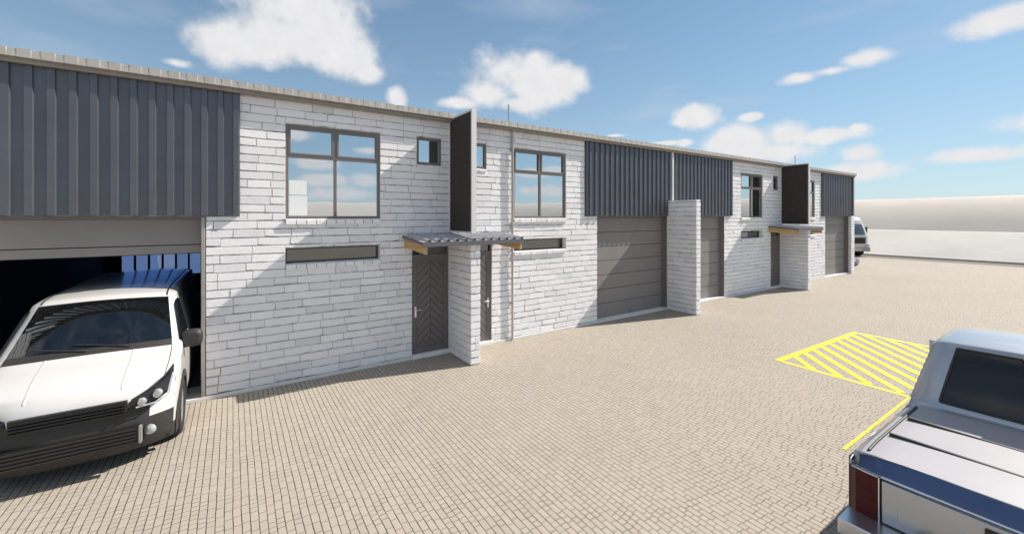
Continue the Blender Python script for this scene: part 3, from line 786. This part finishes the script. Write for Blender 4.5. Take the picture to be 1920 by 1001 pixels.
class Car:
    """Body skin swept over a side profile plus two shaped sides. Local axes: nose towards -y, x across."""
    def __init__(s, prof, sidex, wheels, wr, sill, plan_front=0.16, plan_rear=0.10, crown=0.03, per=5, sharp=()):
        s.sidex = sidex; s.sill = sill; s.wheels = wheels; s.wr = wr
        s.prof = catmull(prof, per); s.pf, s.pr, s.crown = plan_front, plan_rear, crown
        ys = [p[0] for p in s.prof]; s.y0, s.y1 = min(ys), max(ys)
        s.us = [-1, -0.985, -0.95, -0.88, -0.75, -0.5, -0.25, 0, 0.25, 0.5, 0.75, 0.88, 0.95, 0.985, 1]
    def taper(s, y):
        a = max(0, 1 - (y - s.y0) / 0.7); b = max(0, 1 - (s.y1 - y) / 0.5)
        return s.pf * 0.55 * a * a + s.pr * 0.5 * b * b
    def halfw(s, y, z): return s.sidex(z) - s.taper(y)
    def pt(s, i, u, off=0.0):
        y, z = s.prof[i]
        a, b = s.prof[max(i - 1, 0)], s.prof[min(i + 1, len(s.prof) - 1)]
        d = Vector((b[0] - a[0], b[1] - a[1])).normalized(); n = Vector((-d.y, d.x))     # outward (up / forward)
        au = abs(u); nosef = max(0.0, -n.x); rear = max(0.0, n.x); up = max(0.0, n.y)
        def yz(q):
            edge = max(0.0, (q - 0.86) / 0.14); drop = 0.035 * edge * edge
            return y + nosef * (s.pf * q ** 3 + drop) - rear * (s.pr * q ** 4 + drop), z - up * (s.crown * q * q + drop)
        w_ = s.halfw(*yz(1.0)); yy, zz = yz(au)
        return Vector((u * w_, yy + n.x * off, zz + n.y * off))
    def skin(s, pick):
        """pick(i_fraction point y, z, u) -> material name; returns dict of MBs"""
        out = {}
        n = len(s.us)
        for i in range(len(s.prof) - 1):
            for j in range(n - 1):
                y = (s.prof[i][0] + s.prof[i + 1][0]) / 2; z = (s.prof[i][1] + s.prof[i + 1][1]) / 2; u = (s.us[j] + s.us[j + 1]) / 2
                key = pick(i, y, z, u)
                if key is None: continue
                nm, mat = key; mb = out.setdefault(nm, MB())
                mb.face([s.pt(i, s.us[j]), s.pt(i + 1, s.us[j]), s.pt(i + 1, s.us[j + 1]), s.pt(i, s.us[j + 1])], mat, True)
        return out
    def side(s, mat, lower=None, lower_z=0.0, cutsz=None):
        """both flanks with wheel arches, as one bmesh -> MB"""
        mb = MB()
        for sg in (-1, 1):
            edge = [s.pt(i, 1) for i in range(len(s.prof))]
            poly = [(p.y, p.z) for p in edge]                      # front-bottom over the top to rear-bottom
            base = []
            yA, yB = poly[-1][0], poly[0][0]
            ws = sorted(s.wheels, reverse=True)
            for wy in ws:
                ar = s.wr + 0.055
                h0 = s.sill - s.wr * 1.0
                for k in range(0, 15):
                    t = math.pi * k / 14
                    base.append((wy + ar * math.cos(t), max(s.sill, s.wr + ar * math.sin(t))))
            poly = poly + [(yA - 0.02, s.sill)] + base + [(yB + 0.02, s.sill)]
            cl = [poly[0]]
            for p in poly[1:]:
                if math.hypot(p[0] - cl[-1][0], p[1] - cl[-1][1]) > 0.004: cl.append(p)
            bm = bmesh.new(); vs = [bm.verts.new((0, p[0], p[1])) for p in cl]
            f = bm.faces.new(vs); bmesh.ops.triangulate(bm, faces=[f])
            zz = list(cutsz or []) + [s.sill + 0.14 * k for k in range(1, 14)]
            for z in zz: bmesh.ops.bisect_plane(bm, geom=bm.verts[:] + bm.edges[:] + bm.faces[:], plane_co=(0, 0, z), plane_no=(0, 0, 1))
            y = s.y0 + 0.12
            while y < s.y1:
                bmesh.ops.bisect_plane(bm, geom=bm.verts[:] + bm.edges[:] + bm.faces[:], plane_co=(0, y, 0), plane_no=(0, 1, 0)); y += 0.16 if y < s.y0 + 1 or y > s.y1 - .7 else 0.35
            bm.verts.index_update()
            pts = [Vector((sg * s.halfw(v.co.y, v.co.z), v.co.y, v.co.z)) for v in bm.verts]
            for f in bm.faces:
                idx = [v.index for v in f.verts]; c = f.calc_center_median()
                nrm = (pts[idx[1]] - pts[idx[0]]).cross(pts[idx[2]] - pts[idx[0]])
                if nrm.x * sg < 0: idx.reverse()
                m = lower if (lower and c.z < lower_z) else mat
                mb.face([pts[k] for k in idx], m, True)
            bm.free()
        return mb
    def patch(s, mb, pts, mat, sg, off=0.006, thick=True):
        """flat-ish panel laid on the flank; pts are (y,z)"""
        f = [Vector((sg * (s.halfw(y, z) + off), y, z)) for y, z in pts]
        if ((f[1] - f[0]).cross(f[2] - f[0])).x * sg < 0: f.reverse()
        mb.face(f, mat)
        if thick:
            b = [Vector((p.x - sg * (off + 0.02), p.y, p.z)) for p in f]
            for i in range(len(f)): j = (i + 1) % len(f); mb.face([f[j], f[i], b[i], b[j]], mat)
    def line(s, mb, pts, mat, sg, wd=0.006, off=0.002):
        for p, q in zip(pts[:-1], pts[1:]):
            d = Vector((q[0] - p[0], q[1] - p[1])).normalized(); n_ = Vector((-d.y, d.x)) * wd / 2
            s.patch(mb, [(p[0] + n_.x, p[1] + n_.y), (q[0] + n_.x, q[1] + n_.y), (q[0] - n_.x, q[1] - n_.y), (p[0] - n_.x, p[1] - n_.y)], mat, sg, off, False)

def wheel(root, x, y, r, wd, sg, name='wheel', spokes=10):
    o = thing_part = MB()
    t = MB(); c = (x, y, r); h = wd / 2
    prof = [(-h * .8, r * .66), (-h, r * .75), (-h, r * .93), (-h * .75, r * .995), (0, r), (h * .75, r * .995), (h, r * .93), (h, r * .75), (h * .8, r * .66)]
    t.revolve(prof, c, RUBBER, 40); w_ = t.build('wheel', root)
    rm = MB(); e = h * 0.82 * sg
    rm.revolve([(e, r * .67), (e * .97, r * .62), (e * .55, r * .58), (e * .50, r * .16)], c, RIM, 40)
    for k in range(spokes):
        a = 2 * math.pi * k / spokes; ca, sa = math.cos(a), math.sin(a)
        pts = []
        for rr, hw in ((r * .12, r * .075), (r * .62, r * .055)):
            for s_ in (-1, 1):
                for ex in (e * .55, e * .93 if rr > r * .3 else e * .80):
                    pts.append((x + ex, y + rr * ca - s_ * hw * sa, r + rr * sa + s_ * hw * ca))
        rm.mesh(pts, [(1, 3, 7, 5), (0, 1, 5, 4), (2, 6, 7, 3), (0, 2, 3, 1), (4, 5, 7, 6)], RIM)
    rm.revolve([(e * .5, r * .17), (e * .84, r * .16), (e * .90, r * .10), (e * .90, 0.001)], c, RIM, 24)
    rm.build('rim', w_, weld=False)
    ins = MB(); ins.revolve([(e * .42, r * .63), (e * .40, 0.001)], c, GLOSSB, 32); ins.build('brake_disc', w_)
    return w_

# --- white delivery van standing in the open garage, nose to the yard
def van():
    root = thing('delivery_van', 'white delivery van with black lower bumper parked nose out in the open garage doorway', 'van', (-1.50, -1.90, 0))
    prof = [(0.10, 0.20), (0.02, 0.34), (0.0, 0.52), (0.02, 0.66), (0.05, 0.80), (0.12, 0.93), (0.22, 1.02), (0.48, 1.13), (0.72, 1.20), (0.86, 1.27),
            (1.15, 1.50), (1.45, 1.73), (1.62, 1.83), (1.82, 1.875), (2.4, 1.90), (3.8, 1.90), (5.05, 1.88), (5.22, 1.80), (5.28, 1.5), (5.30, 1.0), (5.30, 0.5), (5.26, 0.28)]
    def sx(z): return 0.90 + 0.02 * math.sin(min(max(z - 0.2, 0), 1.0) * math.pi) if z < 1.2 else 0.90 - (z - 1.2) * 0.235
    c = Car(prof, sx, (0.85, 3.9), 0.365, 0.24, 0.26, 0.06, 0.05)
    def pick(i, y, z, u):
        au = abs(u)
        if 0.90 < y < 1.60 and 1.2 < z < 1.83 and au < 0.86: return ('windscreen', GLASSV)
        if y < 0.5 and z < 0.57: return ('front_bumper', BLACKP)
        if y < 0.5 and z < 0.74 and au < 0.80: return ('front_bumper', BLACKP)
        if y > 5.1 and z < 0.55: return ('rear_bumper', BLACKP)
        return ('body', WHITEP)
    sk = c.skin(pick)
    sd_ = c.side(WHITEP, BLACKP, 0.40)
    body = sk.pop('body'); b = body
    off = len(b.v); 
    for k, f in enumerate(sd_.f): b.face([sd_.v[i] for i in f], sd_.mats[sd_.mi[k]], True)
    b.box(-0.84, 0.84, 0.25, 5.2, 0.22, 0.26, BLACKP)
    bo = b.build('body', root, weld=True)
    for k, m in sk.items(): m.build(k, root, weld=True)
    # flanks: glass, seams, arches, mirrors
    for sg in (-1, 1):
        g = MB(); c.patch(g, [(1.04, 1.25), (1.90, 1.22), (1.93, 1.70), (1.72, 1.74), (1.55, 1.68)], GLOSSB, sg, 0.004); g.build('side_window', root)
        ln = MB(); c.line(ln, [(0.98, 0.42), (1.0, 1.2)], BLACKP, sg); c.line(ln, [(1.98, 0.35), (2.0, 1.74)], BLACKP, sg); c.line(ln, [(3.0, 0.35), (3.0, 1.74)], BLACKP, sg)
        c.line(ln, [(0.98, 0.42), (2.0, 0.42)], BLACKP, sg); ln.build('door_seams', bo)
        for wy in c.wheels:
            ar = MB(); r0, r1 = 0.405, 0.49
            pts = []
            for k in range(15):
                t = math.pi * (-0.12 + 1.24 * k / 14)
                pts.append((wy + r0 * math.cos(t), 0.365 + r0 * math.sin(t), wy + r1 * math.cos(t), 0.365 + r1 * math.sin(t)))
            for p, q in zip(pts[:-1], pts[1:]): c.patch(ar, [(p[0], p[1]), (q[0], q[1]), (q[2], q[3]), (p[2], p[3])], BLACKP, sg, 0.014)
            ar.build('wheel_arch', root)
        mr_ = MB(); x = sg * (c.halfw(1.05, 1.2) + 0.11)
        rings = []
        for k, (dy, sc_) in enumerate(((-0.075, 0.55), (-0.06, 0.85), (-0.02, 1.0), (0.035, 0.98), (0.05, 0.90))):
            rings.append([(x + sc_ * 0.125 * math.copysign(abs(math.cos(t)) ** 0.6, math.cos(t)), 1.10 + dy, 1.235 + sc_ * 0.125 * math.copysign(abs(math.sin(t)) ** 0.6, math.sin(t))) for t in [2 * math.pi * q / 20 for q in range(20)]])
        mr_.loft(rings, BLACKP, closed=True, cap=True, flip=True)
        mr_.tube([(sg * (c.halfw(1.05, 1.2) - 0.02), 1.12, 1.13), (x, 1.12, 1.14)], 0.035, BLACKP, 10)
        mr_.build('mirror', root, weld=True)
        hd = MB()   # headlamp, long and swept back over the wing
        P_ = lambda u, y, z: Vector((sg * u, y, z))
        o_ = [P_(0.47, -0.004, 0.775), P_(0.62, 0.022, 0.745), P_(0.74, 0.075, 0.74), P_(0.835, 0.17, 0.80), P_(0.862, 0.38, 0.99), P_(0.855, 0.50, 1.075), P_(0.79, 0.30, 1.005), P_(0.64, 0.125, 0.905), P_(0.50, 0.055, 0.835)]
        cen = sum(o_, Vector()) / len(o_) + Vector((sg * 0.01, -0.035, 0.035))
        f2 = [cen + (p - cen) * 0.72 + Vector((sg * 0.012, -0.018, 0.014)) for p in o_]
        n_ = len(o_)
        hd.loft([o_ + [o_[0]], f2 + [f2[0]]], GLOSSB, smooth=False, flip=sg > 0)
        for k in range(n_): tri = [f2[k], f2[(k + 1) % n_], cen]; hd.face(tri if sg < 0 else tri[::-1], GLOSSB)
        h_ = hd.build('headlight', root)
        lp = MB(); lp.tube([(sg * 0.60, 0.02, 0.80), (sg * 0.60, -0.028, 0.80)], [0.045, 0.035], LENS, 16); lp.tube([(sg * 0.735, 0.10, 0.845), (sg * 0.735, 0.035, 0.845)], [0.05, 0.04], LENS, 16); lp.build('lamp_projector', h_)
        dl = MB(); dl.tube([(sg * 0.55, -0.03, 0.755), (sg * 0.72, 0.035, 0.755), (sg * 0.825, 0.135, 0.815), (sg * 0.85, 0.36, 0.985)], 0.010, LENS, 8); dl.build('lamp_strip', h_)
        fg = MB(); fg.revolve([(-0.02, 0.06), (0.02, 0.05), (0.02, 0.001)], (0, 0, 0), LENS, 20); fo = fg.build('fog_lamp', root, (sg * 0.66, 0.085, 0.42)); fo.rotation_euler = (0, 0, R(-90 - sg * 20))
    gr = MB()
    for k in range(4): gr.box(-0.46, 0.46, -0.035, 0.02, 0.70 + 0.035 * k, 0.718 + 0.035 * k, GLOSSB)
    gr.box(-0.47, 0.47, 0.0, 0.04, 0.685, 0.845, BLACKP); gr.build('grille', root, bevel=0.004)
    lg = MB()
    for k in range(5): lg.box(-0.55, 0.55, -0.03, 0.03, 0.34 + 0.04 * k, 0.352 + 0.04 * k, BLACKP)
    lg.box(-0.57, 0.57, -0.012, 0.05, 0.325, 0.53, GLOSSB); lg.box(-0.60, -0.575, -0.03, 0.04, 0.33, 0.52, STEEL); lg.box(0.575, 0.60, -0.03, 0.04, 0.33, 0.52, STEEL)
    lg.build('lower_grille', root)
    # shut lines of the bonnet and the scuttle at the foot of the screen
    ib = [i for i in range(len(c.prof)) if 0.93 < c.prof[i][1] and c.prof[i][0] < 0.86]
    for u in (-0.88, 0.88): bl_ = MB(); bl_.tube([c.pt(i, u, 0.0) for i in ib], 0.0045, BLACKP, 6); bl_.build('bonnet_seam', bo)
    sc_ = MB(); k_ = min(range(len(c.prof)), key=lambda i: abs(c.prof[i][0] - 0.86) + abs(c.prof[i][1] - 1.27))
    sc_.loft([[c.pt(k_ - 1, u, 0.004) for u in c.us[3:-3]], [c.pt(k_ + 1, u, 0.004) for u in c.us[3:-3]]], BLACKP); sc_.build('scuttle_panel', root)
    for u in (-0.45, 0.45): cr = MB(); cr.tube([c.pt(i, u, -0.012) for i in ib], 0.016, WHITEP, 8); cr.build('bonnet_crease', bo)
    for u in (-0.86, 0.86):
        ir = [i for i in range(len(c.prof)) if c.prof[i][1] > 1.80 and 1.6 < c.prof[i][0] < 5.1]
        rg = MB(); rg.tube([c.pt(i, u, 0.0) for i in ir], 0.010, BLACKP, 6); rg.build('roof_gutter', bo)
    for xw in (0, 0.42): wp = MB(); wp.tube([(xw - 0.05, 0.86, 1.285), (xw - 0.6, 0.96, 1.365)], 0.008, BLACKP, 6); wp.build('wiper', root)
    for x in (-0.42, 0.42):
        st = MB()
        rings = [[(x + a * 0.24 * q, 1.95 + yy, zz) for a, q in ((-1, 1), (-.6, 1.05), (.6, 1.05), (1, 1))] for yy, zz in ((-0.5, 0.72), (-0.45, 0.82), (0.0, 0.80), (0.05, 0.86), (0.13, 1.32), (0.19, 1.36))]
        st.loft(rings, SEAT); st.tube([(x, 2.13, 1.36), (x, 2.14, 1.50)], [0.13, 0.11], SEAT, 10)
        st.build('seat', root)
    stw = MB(); ring = []
    for k in range(25):
        t = 2 * math.pi * k / 24; ring.append((0.40 + 0.19 * math.cos(t), 1.38 + 0.08 * math.sin(t), 1.18 + 0.17 * math.sin(t)))
    stw.tube(ring, 0.015, BLACKP, 8, cap=False); stw.box(0.22, 0.58, 1.37, 1.40, 1.165, 1.195, BLACKP); stw.build('steering_wheel', root)
    ds = MB(); ds.box(-0.80, 0.80, 0.95, 1.30, 0.80, 1.10, BLACKP); ds.build('dashboard', root, bevel=0.03)
    for wy in c.wheels:
        for sg in (-1, 1): wheel(root, sg * 0.815, wy, 0.365, 0.215, sg)
van()

# --- silver pickup parked in the near bay, tail towards the camera
def pickup():
    root = thing('pickup_truck', 'silver pickup truck with pale bed cover and tall dark red tail lights', 'pickup', (9.52, -8.02, 0), R(90))
    # local: nose towards -y (world +x after the quarter turn), tail at +y
    prof = [(0.08, 0.42), (0.0, 0.55), (0.0, 0.80), (0.03, 0.98), (0.12, 1.06), (0.6, 1.11), (1.1, 1.14), (1.3, 1.17), (1.6, 1.38), (1.95, 1.62), (2.1, 1.68), (2.6, 1.72), (3.15, 1.70), (3.28, 1.64),
            (3.40, 1.35), (3.48, 1.10), (3.52, 1.045), (3.62, 1.045), (4.2, 1.045), (4.9, 1.045), (5.09, 1.045), (5.125, 1.043), (5.155, 0.985), (5.183, 0.917), (5.18, 0.90), (5.165, 0.88), (5.16, 0.7), (5.16, 0.50)]
    def sx(z): return 0.915 + 0.015 * math.sin(min(max(z - 0.4, 0), 0.7) / 0.7 * math.pi) if z < 1.1 else 0.915 - (z - 1.1) * 0.24
    c = Car(prof, sx, (0.95, 4.15), 0.38, 0.40, 0.22, 0.05, 0.03, per=4)
    def pick(i, y, z, u):
        au = abs(u)
        if 1.32 < y < 2.0 and 1.18 < z < 1.66 and au < 0.87: return ('windscreen', GLASSV)
        if 3.29 < y < 3.5 and 1.12 < z < 1.62 and au < 0.8: return ('rear_window', GLOSSB)
        if 3.58 < y < 5.125 and z > 1.0 and au < 0.94: return ('bed_cover', COVER)
        if y > 5.125 and z > 0.905 and au < 0.94: return ('tail_sky_reflection', SKYREFL)
        return ('body', SILVER)
    sk = c.skin(pick); sd_ = c.side(SILVER); b = sk.pop('body')
    for k, f in enumerate(sd_.f): b.face([sd_.v[i] for i in f], sd_.mats[sd_.mi[k]], True)
    b.box(-0.84, 0.84, 0.3, 5.1, 0.36, 0.42, BLACKP)
    bo = b.build('body', root, weld=True)
    for k, m in sk.items(): m.build(k, root, weld=True)
    for sg in (-1, 1):
        g = MB(); c.patch(g, [(1.62, 1.20), (2.38, 1.18), (2.38, 1.60), (2.08, 1.60)], GLOSSB, sg, 0.004); c.patch(g, [(2.44, 1.18), (3.25, 1.18), (3.12, 1.58), (2.44, 1.60)], GLOSSB, sg, 0.004); g.build('side_window', root)
        ln = MB()
        for pts in ([(1.42, 0.45), (1.45, 1.15)], [(2.41, 0.45), (2.41, 1.64)], [(3.40, 0.45), (3.42, 1.10)], [(3.55, 0.45), (3.55, 1.03)]): c.line(ln, pts, BLACKP, sg)
        ln.build('door_seam', bo)
        for y in (2.25, 3.2): hn = MB(); hn.tube([(sg * (c.halfw(y, 1.02) + 0.03), y - 0.1, 1.02), (sg * (c.halfw(y, 1.02) + 0.03), y + 0.1, 1.02)], 0.012, CHROME, 8); hn.build('door_handle', root)
        for wy in c.wheels:
            ar = MB(); pts = []
            for k in range(15):
                t = math.pi * (0.0 + k / 14); pts.append((wy + 0.43 * math.cos(t), 0.38 + 0.43 * math.sin(t), wy + 0.50 * math.cos(t), 0.38 + 0.50 * math.sin(t)))
            for p, q in zip(pts[:-1], pts[1:]): c.patch(ar, [(p[0], p[1]), (q[0], q[1]), (q[2], q[3]), (p[2], p[3])], BLACKP, sg, 0.016)
            ar.build('wheel_arch', root)
        # tail light wrapping the rear corner
        tl = MB()
        for (za, zb) in ((0.50, 0.895),):
            plan = [(0.952, 4.86, BLACKP), (0.950, 4.94, LENSAMB), (0.940, 5.04, LENSAMB), (0.915, 5.125, LENSRED), (0.87, 5.170, LENSRED), (0.79, 5.188, LENSRED), (0.715, 5.192, LENSRED)]
            for (p, q) in zip(plan[:-1], plan[1:]):
                f_ = [(sg * p[0], p[1], za), (sg * q[0], q[1], za), (sg * q[0], q[1], zb), (sg * p[0], p[1], zb)]
                tl.face(f_ if sg > 0 else f_[::-1], p[2], True)
            for z in (za, zb):
                f_ = [(sg * p[0], p[1], z) for p in plan] + [(sg * 0.72, 5.0, z), (sg * 0.86, 4.9, z)]
                tl.face(f_, BLACKP)
            f_ = [(sg * 0.715, 5.192, za), (sg * 0.715, 5.0, za), (sg * 0.715, 5.0, zb), (sg * 0.715, 5.192, zb)]; tl.face(f_, LENSRED)
        t_ = tl.build('tail_light', root)
        fl = MB(); fl.box(sg * 0.925, sg * 0.975, 4.66, 5.0, 0.44, 0.90, BLACKP); fl.build('side_flare', root, bevel=0.015)
        tr = MB(); tr.tube([(sg * p[0] * 1.002, p[1] + 0.002, 0.90) for p in plan], 0.007, CHROME, 6); tr.tube([(sg * 0.712, 5.192, 0.50), (sg * 0.712, 5.192, 0.90)], 0.006, CHROME, 6); tr.build('lens_trim', t_)
        mr_ = MB(); x = sg * (c.halfw(1.6, 1.2) + 0.13)
        mr_.box(x - 0.10, x + 0.10, 1.62, 1.72, 1.16, 1.34, SILVER); mr_.tube([(sg * (c.halfw(1.6, 1.15) - .03), 1.66, 1.18), (x, 1.66, 1.18)], 0.03, BLACKP, 8); mr_.build('mirror', root, bevel=0.03)
        hd = MB(); hd.box(sg * 0.55, sg * 0.86, 0.035, 0.2, 0.82, 0.99, LENS); hd.build('headlight', root, bevel=0.03)
    tg = MB(); tg.box(-0.695, 0.695, 5.15, 5.196, 0.55, 0.885, SILVER); tg.box(-0.70, 0.70, 5.155, 5.212, 0.905, 0.925, CHROME); tg_ = tg.build('tailgate', root, bevel=0.01)
    ti = MB(); ti.box(-0.60, 0.60, 5.190, 5.1985, 0.60, 0.76, SILVER); ti.build('tailgate_pressing', tg_, bevel=0.02)
    kb = MB(); kb.tube([(-0.705, 5.192, 0.54), (-0.705, 5.192, 0.89)], 0.005, GLOSSB, 6); kb.build('tailgate_gap', tg_)
    bl2 = MB(); iw = [i for i in range(len(c.prof)) if 3.27 < c.prof[i][0] < 3.53 and c.prof[i][1] > 1.08]
    for u in (-0.75, 0.75): bl2.tube([c.pt(i, u, 0.002) for i in iw], 0.012, BLACKP, 6)
    for i in (iw[0], iw[-1]): bl2.tube([c.pt(i, u, 0.002) for u in (-0.75, -0.5, -0.25, 0, 0.25, 0.5, 0.75)], 0.012, BLACKP, 6)
    bl2.build('window_seal', root)
    hs = MB(); hs.box(-0.16, 0.16, 3.285, 3.335, 1.622, 1.652, LENSRED); hs.build('brake_light', root, bevel=0.006)
    for u in (-0.90, 0.90):
        rl = MB(); ii = [i for i in range(len(c.prof)) if 3.60 < c.prof[i][0] < 5.06]
        rl.tube([c.pt(i, u, 0.004) for i in ii], 0.012, BLACKP, 8); rl.build('bed_rail', root)
    hl = MB(); hl.box(-0.14, 0.14, 5.19, 5.215, 0.78, 0.85, GLOSSB); hl.build('tailgate_handle', tg_, bevel=0.006)
    bp = MB(); bp.box(-0.92, 0.92, 5.17, 5.40, 0.42, 0.54, CHROME); bp.box(-0.5, 0.5, 5.18, 5.39, 0.541, 0.552, BLACKP); bp.build('rear_bumper', root, bevel=0.03)
    fb = MB(); fb.box(-0.86, 0.86, -0.06, 0.12, 0.40, 0.58, BLACKP); fb.build('front_bumper', root, bevel=0.04)
    gr = MB(); gr.box(-0.5, 0.5, -0.03, 0.05, 0.66, 0.94, GLOSSB); gr.build('grille', root, bevel=0.02)
    for y in (4.05, 4.58): cl = MB(); cl.box(-0.80, 0.80, y - 0.012, y + 0.012, 1.02, 1.049, BLACKP); cl.build('cover_hinge', root)
    for wy in c.wheels:
        for sg in (-1, 1): wheel(root, sg * 0.815, wy, 0.38, 0.24, sg, spokes=6)
pickup()

# --- cab-over lorry in the lane past the end of the terrace
def lorry():
    root = thing('box_lorry', 'white cab over lorry with black grille standing past the far end of the terrace', 'lorry', (38.5, 3.15, 0), R(-34))
    prof = [(0.12, 0.42), (0.02, 0.50), (0.0, 0.75), (0.0, 1.05), (0.01, 1.45), (0.05, 1.62), (0.22, 2.1), (0.42, 2.52), (0.55, 2.74), (0.8, 2.92), (1.5, 3.02), (1.85, 3.0), (1.9, 2.8), (1.9, 1.5), (1.9, 0.6)]
    def sx(z): return 1.0 if z < 1.5 else 1.0 - (z - 1.5) * 0.10
    c = Car(prof, sx, (0.95,), 0.45, 0.62, 0.14, 0.02, 0.03, per=4)
    def pick(i, y, z, u):
        if y < 0.50 and 1.62 < z < 2.45 and abs(u) < 0.80: return ('windscreen', TRUCKG)
        if z < 0.68 and y < 0.3: return ('bumper', BLACKP)
        return ('cab', WHITEP)
    sk = c.skin(pick); sd_ = c.side(WHITEP); b = sk.pop('cab')
    for k, f in enumerate(sd_.f): b.face([sd_.v[i] for i in f], sd_.mats[sd_.mi[k]], True)
    b.build('cab', root, weld=True)
    for k, m in sk.items(): m.build(k, root, weld=True)
    for sg in (-1, 1):
        g = MB(); c.patch(g, [(0.30, 1.52), (1.35, 1.52), (1.35, 2.40), (0.55, 2.40)], GLOSSB, sg, 0.005); c.patch(g, [(0.20, 0.95), (0.42, 0.95), (0.42, 1.4), (0.24, 1.4)], BLACKP, sg, 0.005); g.build('side_window', root)
        hd = MB(); hd.box(sg * 0.62, sg * 0.92, -0.03, 0.12, 0.72, 0.92, LENS); hd.build('headlight', root, bevel=0.02)
        mr_ = MB(); mr_.box(sg * 1.02, sg * 1.16, 0.45, 0.52, 1.75, 2.2, BLACKP); mr_.tube([(sg * 0.90, 0.5, 2.2), (sg * 1.1, 0.5, 2.15)], 0.02, BLACKP, 6); mr_.build('mirror', root, bevel=0.02)
    gr = MB()
    gr.box(-0.62, 0.62, -0.02, 0.05, 0.98, 1.42, GLOSSB)
    for k in range(4): gr.box(-0.62, 0.62, -0.035, -0.02, 1.03 + 0.1 * k, 1.06 + 0.1 * k, BLACKP)
    gr.build('grille', root)
    bp = MB(); bp.box(-0.95, 0.95, -0.05, 0.2, 0.40, 0.70, STEEL); bp.box(-0.3, 0.3, -0.055, -0.04, 0.48, 0.6, WHITEP); bp.build('front_bumper', root, bevel=0.05)
    ch = MB(); ch.box(-0.42, 0.42, 1.0, 6.4, 0.55, 0.72, BLACKP); ch.build('chassis', root)
    bx = MB(); bx.box(-1.08, 1.08, 2.05, 6.6, 0.78, 2.95, WHITEP); bx.build('cargo_box', root, bevel=0.03)
    for wy in (0.95, 5.0):
        for sg in (-1, 1): wheel(root, sg * 0.86, wy, 0.45, 0.26, sg, spokes=8)
lorry()

# --- dark red car whose nose shows past the corner of the terrace
def car():
    root = thing('red_car', 'dark red car mostly hidden behind the far corner of the terrace', 'car', (28.75, 0.12, 0), R(8))
    prof = [(0.10, 0.25), (0.0, 0.45), (0.03, 0.62), (0.12, 0.70), (0.6, 0.80), (1.05, 0.88), (1.5, 1.18), (1.9, 1.38), (2.4, 1.43), (3.0, 1.38), (3.5, 1.12), (3.8, 0.98), (4.1, 0.93), (4.2, 0.8), (4.2, 0.4)]
    def sx(z): return 0.86 if z < 0.85 else 0.86 - (z - 0.85) * 0.42
    c = Car(prof, sx, (0.85, 3.35), 0.31, 0.22, 0.2, 0.1, 0.04, per=4)
    def pick(i, y, z, u):
        if 1.08 < y < 1.8 and abs(u) < 0.88: return ('windscreen', GLOSSB)
        if 3.1 < y < 3.6 and abs(u) < 0.88: return ('rear_window', GLOSSB)
        if y < 0.3 and z < 0.4: return ('bumper', BLACKP)
        return ('body', REDP)
    sk = c.skin(pick); sd_ = c.side(REDP); b = sk.pop('body')
    for k, f in enumerate(sd_.f): b.face([sd_.v[i] for i in f], sd_.mats[sd_.mi[k]], True)
    b.build('body', root, weld=True)
    for k, m in sk.items(): m.build(k, root, weld=True)
    for sg in (-1, 1):
        g = MB(); c.patch(g, [(1.25, 0.93), (2.2, 0.92), (2.2, 1.34), (1.85, 1.32)], GLOSSB, sg, 0.004); c.patch(g, [(2.26, 0.92), (3.35, 0.95), (2.95, 1.32), (2.26, 1.36)], GLOSSB, sg, 0.004); g.build('side_window', root)
        hd = MB(); hd.box(sg * 0.5, sg * 0.76, 0.05, 0.2, 0.52, 0.64, LENS); hd.build('headlight', root, bevel=0.03)
        for wy in c.wheels: wheel(root, sg * 0.765, wy, 0.31, 0.2, sg, spokes=8)
car()
